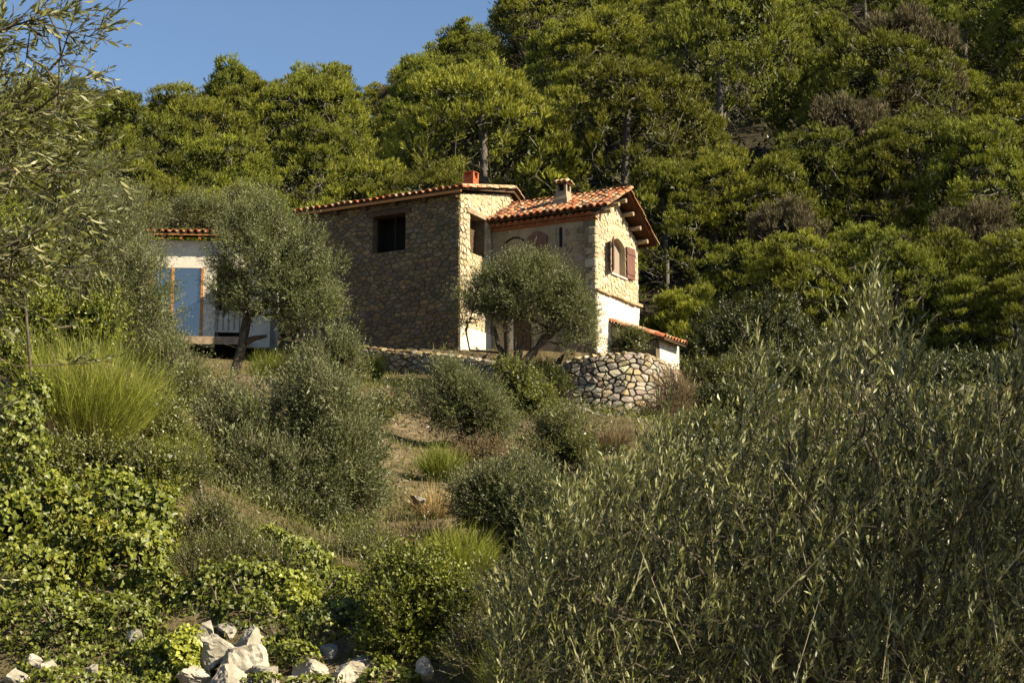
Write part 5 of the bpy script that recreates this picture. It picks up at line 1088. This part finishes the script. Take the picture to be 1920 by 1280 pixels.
# ------------------------------------------------------------------ pines on the hill
def pine_variant(seed, H_, Rm, t_low, n_puff, puff_r, lean=0.0, flat=.7):
    global rng
    old = rng; rng = np.random.default_rng(seed)
    nb = 16; f = (np.arange(nb) + rng.uniform(.2, .8, nb)) / nb; tb = t_low + (1 - t_low) * f; azb = np.arange(nb) * 2.4 + rng.normal(0, .4, nb)
    prof = np.sqrt(np.clip(1 - f ** 2.2, .0, 1)) * np.clip(.72 + f, 0, 1)
    rb0 = Rm * .72 * prof * rng.uniform(.75, 1.1, nb); B = np.stack([np.cos(azb) * rb0 + lean * tb * H_ * .2, np.sin(azb) * rb0, tb * H_ - .55], 1)
    per = n_puff // nb; bi = np.repeat(np.arange(nb), per); n_puff = len(bi); du = rand_dir(n_puff); du[:, 2] = np.abs(du[:, 2]) - .05
    rbg = np.repeat(Rm * .36 * rng.uniform(.75, 1.2, nb), per)
    C = B[bi] + nrmz(du + nrmz(B[bi] * [1, 1, 0] + 1e-6) * .45) * (rbg * rng.uniform(.8, 1.08, n_puff))[:, None] * np.array([1.0, 1.0, .9])
    nd_ = int(n_puff * .72); du = rand_dir(nd_); du[:, 2] = np.abs(du[:, 2]) ** .8 - .12; lobd = rand_dir(14); lobd[:, 2] = np.abs(lobd[:, 2]); bump = np.max(nrmz(du) @ lobd.T, 1)
    rad_ = (.66 + .42 * np.clip((bump - .70) / .28, 0, 1)) * rng.uniform(.88, 1.04, nd_); hv = H_ * (1 - t_low)
    C[:nd_] = du * rad_[:, None] * np.array([Rm, Rm, hv * .95]) + np.stack([lean * (t_low + np.clip(du[:, 2], 0, 1) * (1 - t_low)) * H_ * .2, 0 * du[:, 0], np.full(nd_, t_low * H_ + .25)], 1)
    trunk = [np.array([lean * (H_ * q) * .2 + .12 * math.sin(q * 5 + seed), .1 * math.cos(q * 4 + seed), H_ * q - (.4 if q == 0 else 0)]) for q in np.linspace(0, .9, 9)]
    s0, s1, ra, rb_ = woody(trunk, C - [0, 0, .25], .013, .45, .15, .1, .2)
    g = Geo(); big = rb_ > .04; g.add(*seg_tubes(s0[big], s1[big], ra[big], rb_[big], 6)); g.add(*seg_tubes(s0[~big], s1[~big], ra[~big], rb_[~big], 4))
    wood = g.mesh('trunk', M['pinebark'], smooth=True)
    nd = 260; td = rng.uniform(t_low * .55, .75, nd); azd = rng.uniform(0, 6.28, nd); p0 = np.stack([np.cos(azd) * .5 * Rm * rng.uniform(0, 1.1, nd), np.sin(azd) * .5 * Rm * rng.uniform(0, 1.1, nd), td * H_], 1)
    p1 = p0 + nrmz(np.stack([np.cos(azd), np.sin(azd), rng.normal(.1, .5, nd)], 1) + rng.normal(0, .4, (nd, 3))) * rng.uniform(.3, 1.1, (nd, 1)); twigs_ = mesh_np('dead_twigs', *seg_tubes(p0, p1, np.full(nd, .014), np.full(nd, .005), 3), M['pinebark'])
    ns = 18; P = np.repeat(C, ns, 0); pr = np.repeat(puff_r * rng.uniform(.6, 1.3, n_puff), ns); ptint = np.repeat(rng.normal(.5, .13, n_puff), ns)
    outw = nrmz(np.repeat(C - np.array([0, 0, H_ * .45]), ns, 0) * [1, 1, .6]); d = nrmz(rand_dir(len(P)) + outw * .6 + [0, 0, .55])
    P = P + d * (pr * rng.uniform(.3, .95, len(P)))[:, None] * np.array([1.15, 1.15, flat])
    d = nrmz(d + [0, 0, 1.1]); nn_ = 15; q = np.repeat(P, nn_, 0); dd = np.repeat(d, nn_, 0); a_, b_ = perp(dd); az = rng.uniform(0, 6.28, len(q)); sp = rng.uniform(.15, .8, len(q))
    nd_ = dd * np.cos(sp)[:, None] + (a_ * np.cos(az)[:, None] + b_ * np.sin(az)[:, None]) * np.sin(sp)[:, None]
    q = q + dd * rng.uniform(0, .22, (len(q), 1))
    tn = np.clip(np.repeat(ptint + rng.normal(0, .12, len(P)), nn_) + rng.normal(0, .12, len(q)), 0, 1)
    V, T, ti = blades(q, nd_, rand_dir(len(q)), rng.uniform(.13, .25, len(q)), .026, NEEDLE, tn)
    # filler blades inside every puff close the crown, coloured dark as inner shade
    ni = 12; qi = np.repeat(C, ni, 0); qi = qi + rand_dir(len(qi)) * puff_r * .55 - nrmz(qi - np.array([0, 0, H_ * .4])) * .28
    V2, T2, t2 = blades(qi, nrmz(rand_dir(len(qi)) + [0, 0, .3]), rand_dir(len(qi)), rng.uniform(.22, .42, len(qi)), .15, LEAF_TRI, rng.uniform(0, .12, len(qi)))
    T = np.concatenate([T, T2 + len(V)]); V = np.concatenate([V, V2]); ti = np.concatenate([ti, t2])
    crown = mesh_np('crown', V, T, M['pine'], tint=ti)
    rng = old
    return wood, crown, twigs_
PV = [pine_variant(301, 8.2, 3.1, .16, 272, .48), None, pine_variant(303, 6.8, 3.0, .10, 256, .48, -.2), pine_variant(304, 9.0, 3.6, .40, 256, .52, .2, .7), pine_variant(305, 6.0, 2.4, .06, 208, .42), pine_variant(306, 9.6, 2.6, .15, 272, .46, -.3, .9), pine_variant(307, 7.8, 3.4, .20, 272, .50, -.3, .7)]
PV[1] = PV[5]
BASEH = [9.0, 10.5, 7.5, 9.5, 6.5, 11.0, 8.0]
def pine(x, y, k, s, rot, label, group):
    z = gz(x, y); o = thing('pine_tree', label, 'tree', (x, y, z - .1), rot, group); o.scale = (s, s, s * random.uniform(.92, 1.08))
    link('trunk', PV[k][0], o); link('crown', PV[k][1], o, kind='stuff'); link('dead_twigs', PV[k][2], o, kind='stuff')
    return o
prs = np.random.default_rng(77); pts = []
cand = []
NEARP = [(1290, 59, 4, .72), (1395, 61, 2, .66), (1500, 58, 6, .60), (1600, 62, 2, .72), (1690, 57.5, 6, .62), (1790, 60, 2, .74), (1895, 57.5, 6, .66), (1250, 67, 0, .72), (1345, 68, 3, .72), (1450, 68, 2, .8), (1560, 70, 6, .8), (1660, 69, 0, .76), (1745, 70, 3, .75), (1850, 67, 0, .8), (1965, 60, 2, .8), (1820, 55, 4, .55), (1910, 54, 4, .5),
         (590, 66, 2, .72), (700, 68, 6, .8), (800, 67, 3, .72), (930, 65, 2, .68), (1020, 66, 6, .62), (1120, 65, 2, .66), (500, 68, 4, .9), (410, 67, 2, .75), (300, 66, 6, .8), (200, 64, 2, .8), (90, 62, 6, .8), (10, 60, 0, .8)]
NLAB = 'young bushy pine tree standing just behind the house terrace'
for (px, y, k, s_) in NEARP: cand.append(((px - 960) / FPX * y * 1.01, y, 4.2))
for _ in range(30000):
    y = prs.uniform(61, 196); a_ = prs.uniform(-.37, .39); x = a_ * y
    sp = 5.3 + 1.9 * prs.random() + (y - 60) * .010
    if all((x - q[0]) ** 2 + (y - q[1]) ** 2 > ((sp + q[2]) / 2) ** 2 for q in cand):
        yr = np.interp(a_, RIDGE_A, RIDGE_Y)
        if y < yr + 3: cand.append((x, y, sp))
    if len(cand) >= 420: break
# keep those that the picture shows
for ci, (x, y, sp) in enumerate(cand):
    if ci < len(NEARP):
        pine(x, y, NEARP[ci][2], NEARP[ci][3], prs.uniform(0, 6.28), ('young rounded', '', 'young bushy', 'young broad-topped', 'young low', '', 'young spreading')[NEARP[ci][2]] + ' pine tree ' + ('between annex and hillside' if NEARP[ci][0] < 540 else 'just behind the stone house' if NEARP[ci][0] < 1240 else 'behind the evergreen thicket'), 'young pines around the terrace'); continue
    z = gz(x, y); q = np.array([x, y, z + 8]); dpt = q @ FW; py = 640 - FPX * (q @ UP) / dpt; px = 960 + FPX * x / dpt
    if py < -330 or px < -190 or px > 2110: continue
    yr = np.interp(x / y, RIDGE_A, RIDGE_Y); sky_ = y > yr - 11 and x / y < .03
    if y < 66 and -9.5 < x < 6.5: continue
    k = int(prs.integers(0, 7)); s = prs.uniform(.82, 1.18)
    if sky_: lab, grp = ('rounded', 'tall narrow', 'low round', 'broad umbrella-shaped', 'small bushy', 'slender', 'wide spreading')[k] + ' pine tree on the ridge against the blue sky', 'pines along the skyline'
    elif y < 74: lab, grp = ('rounded', 'tall narrow', 'low round', 'broad umbrella-shaped', 'small bushy', 'slender', 'wide spreading')[k] + ' pine tree growing close behind the terrace' + (' beside the annex' if px < 560 else ' and the evergreen thicket' if px > 1230 else ' and the stone house'), 'pines close behind the house'
    else:
        lab = ('rounded', 'tall narrow', 'low round', 'broad umbrella-shaped', 'small bushy', 'slender', 'wide spreading')[k] + ' pine tree ' + ('high up the hillside' if y > 118 else 'on the lower hillside') + (' above the annex' if px < 540 else ' above the stone house' if px < 1240 else ' above the evergreen thicket'); grp = 'pines covering the hillside'
    pine(x, y, k, s, prs.uniform(0, 6.28), lab, grp); pts.append((px, py, y))
M['pine_dry'] = leaf_mat('dry_pine_needles', (0.05, 0.042, 0.022), (0.22, 0.18, 0.10), rough=0.7, trans=0.1, spec=0.1)
dryv = pine_variant(309, 5.2, 2.2, .12, 128, .42); dryv[1].materials.clear(); dryv[1].materials.append(M['pine_dry'])
def ray_ground(px, py):
    for Yq in np.arange(56, 190, .5):
        q = at(px, py, Yq)
        if gz(q[0], q[1]) >= q[2]: return q[0], q[1]
    return None
for (px, py, sc, lb) in ((1010, 190, .9, 'grey dying pine high above the stone house'), (1700, 330, 1.0, 'brownish half-dead pine among the large green crowns'), (1840, 640, .62, 'grey-brown bare-branched pine beside the dark hedge of scrub'), (1480, 640, .6, 'dull brown pine between the evergreen thicket and the wood'), (1170, 330, .7, 'grey leafless pine top behind the gable'), (760, 330, .8, 'brownish dry pine just above the shallow tiled roof'), (1590, 470, .8, 'rusty dry pine low in the wood')):
    xy = ray_ground(px, py)
    if xy is None: continue
    o = thing('pine_tree', lb, 'tree', (xy[0], xy[1], gz(*xy) - .1), prs.uniform(0, 6)); o.scale = (sc * 1.45, sc * 1.45, sc * 1.75)
    link('trunk', dryv[0], o); link('crown', dryv[1], o, kind='stuff'); link('dead_twigs', dryv[2], o, kind='stuff')
print('pines', len(pts))
# undergrowth in the wood: dark low scrub between the trunks
n = 4500; Yq = 57 + 120 * prs.uniform(0, 1, n) ** 1.3; Xq = prs.uniform(-.36, .38, n) * Yq; Pu = np.stack([Xq, Yq, ground(Xq, Yq)], 1); xl, yl = to_local(Xq, Yq); Pu = Pu[~((xl > -8) & (xl < 5) & (yl < 5.5))]
ht = .35 + .9 * np.clip(vnoise(Pu[:, 0], Pu[:, 1], 3.3, 21) + .3, 0, 1); Pu = np.repeat(Pu, 5, 0); ht = np.repeat(ht, 5); Pu = Pu + rng.normal(0, .35, Pu.shape) * [1, 1, 0]; Pu[:, 2] += rng.uniform(0, 1, len(Pu)) * ht
V, T, ti = blades(Pu, nrmz(rand_dir(len(Pu)) + [0, 0, .6]), rand_dir(len(Pu)), .42, .18, LEAF_MID, rng.uniform(0, .8, len(Pu)))
o = link('undergrowth', mesh_np('undergrowth', V, T, M['shrub_dark'], tint=ti), kind='stuff'); tag(o, 'dark low undergrowth covering the ground between the pines', 'undergrowth')
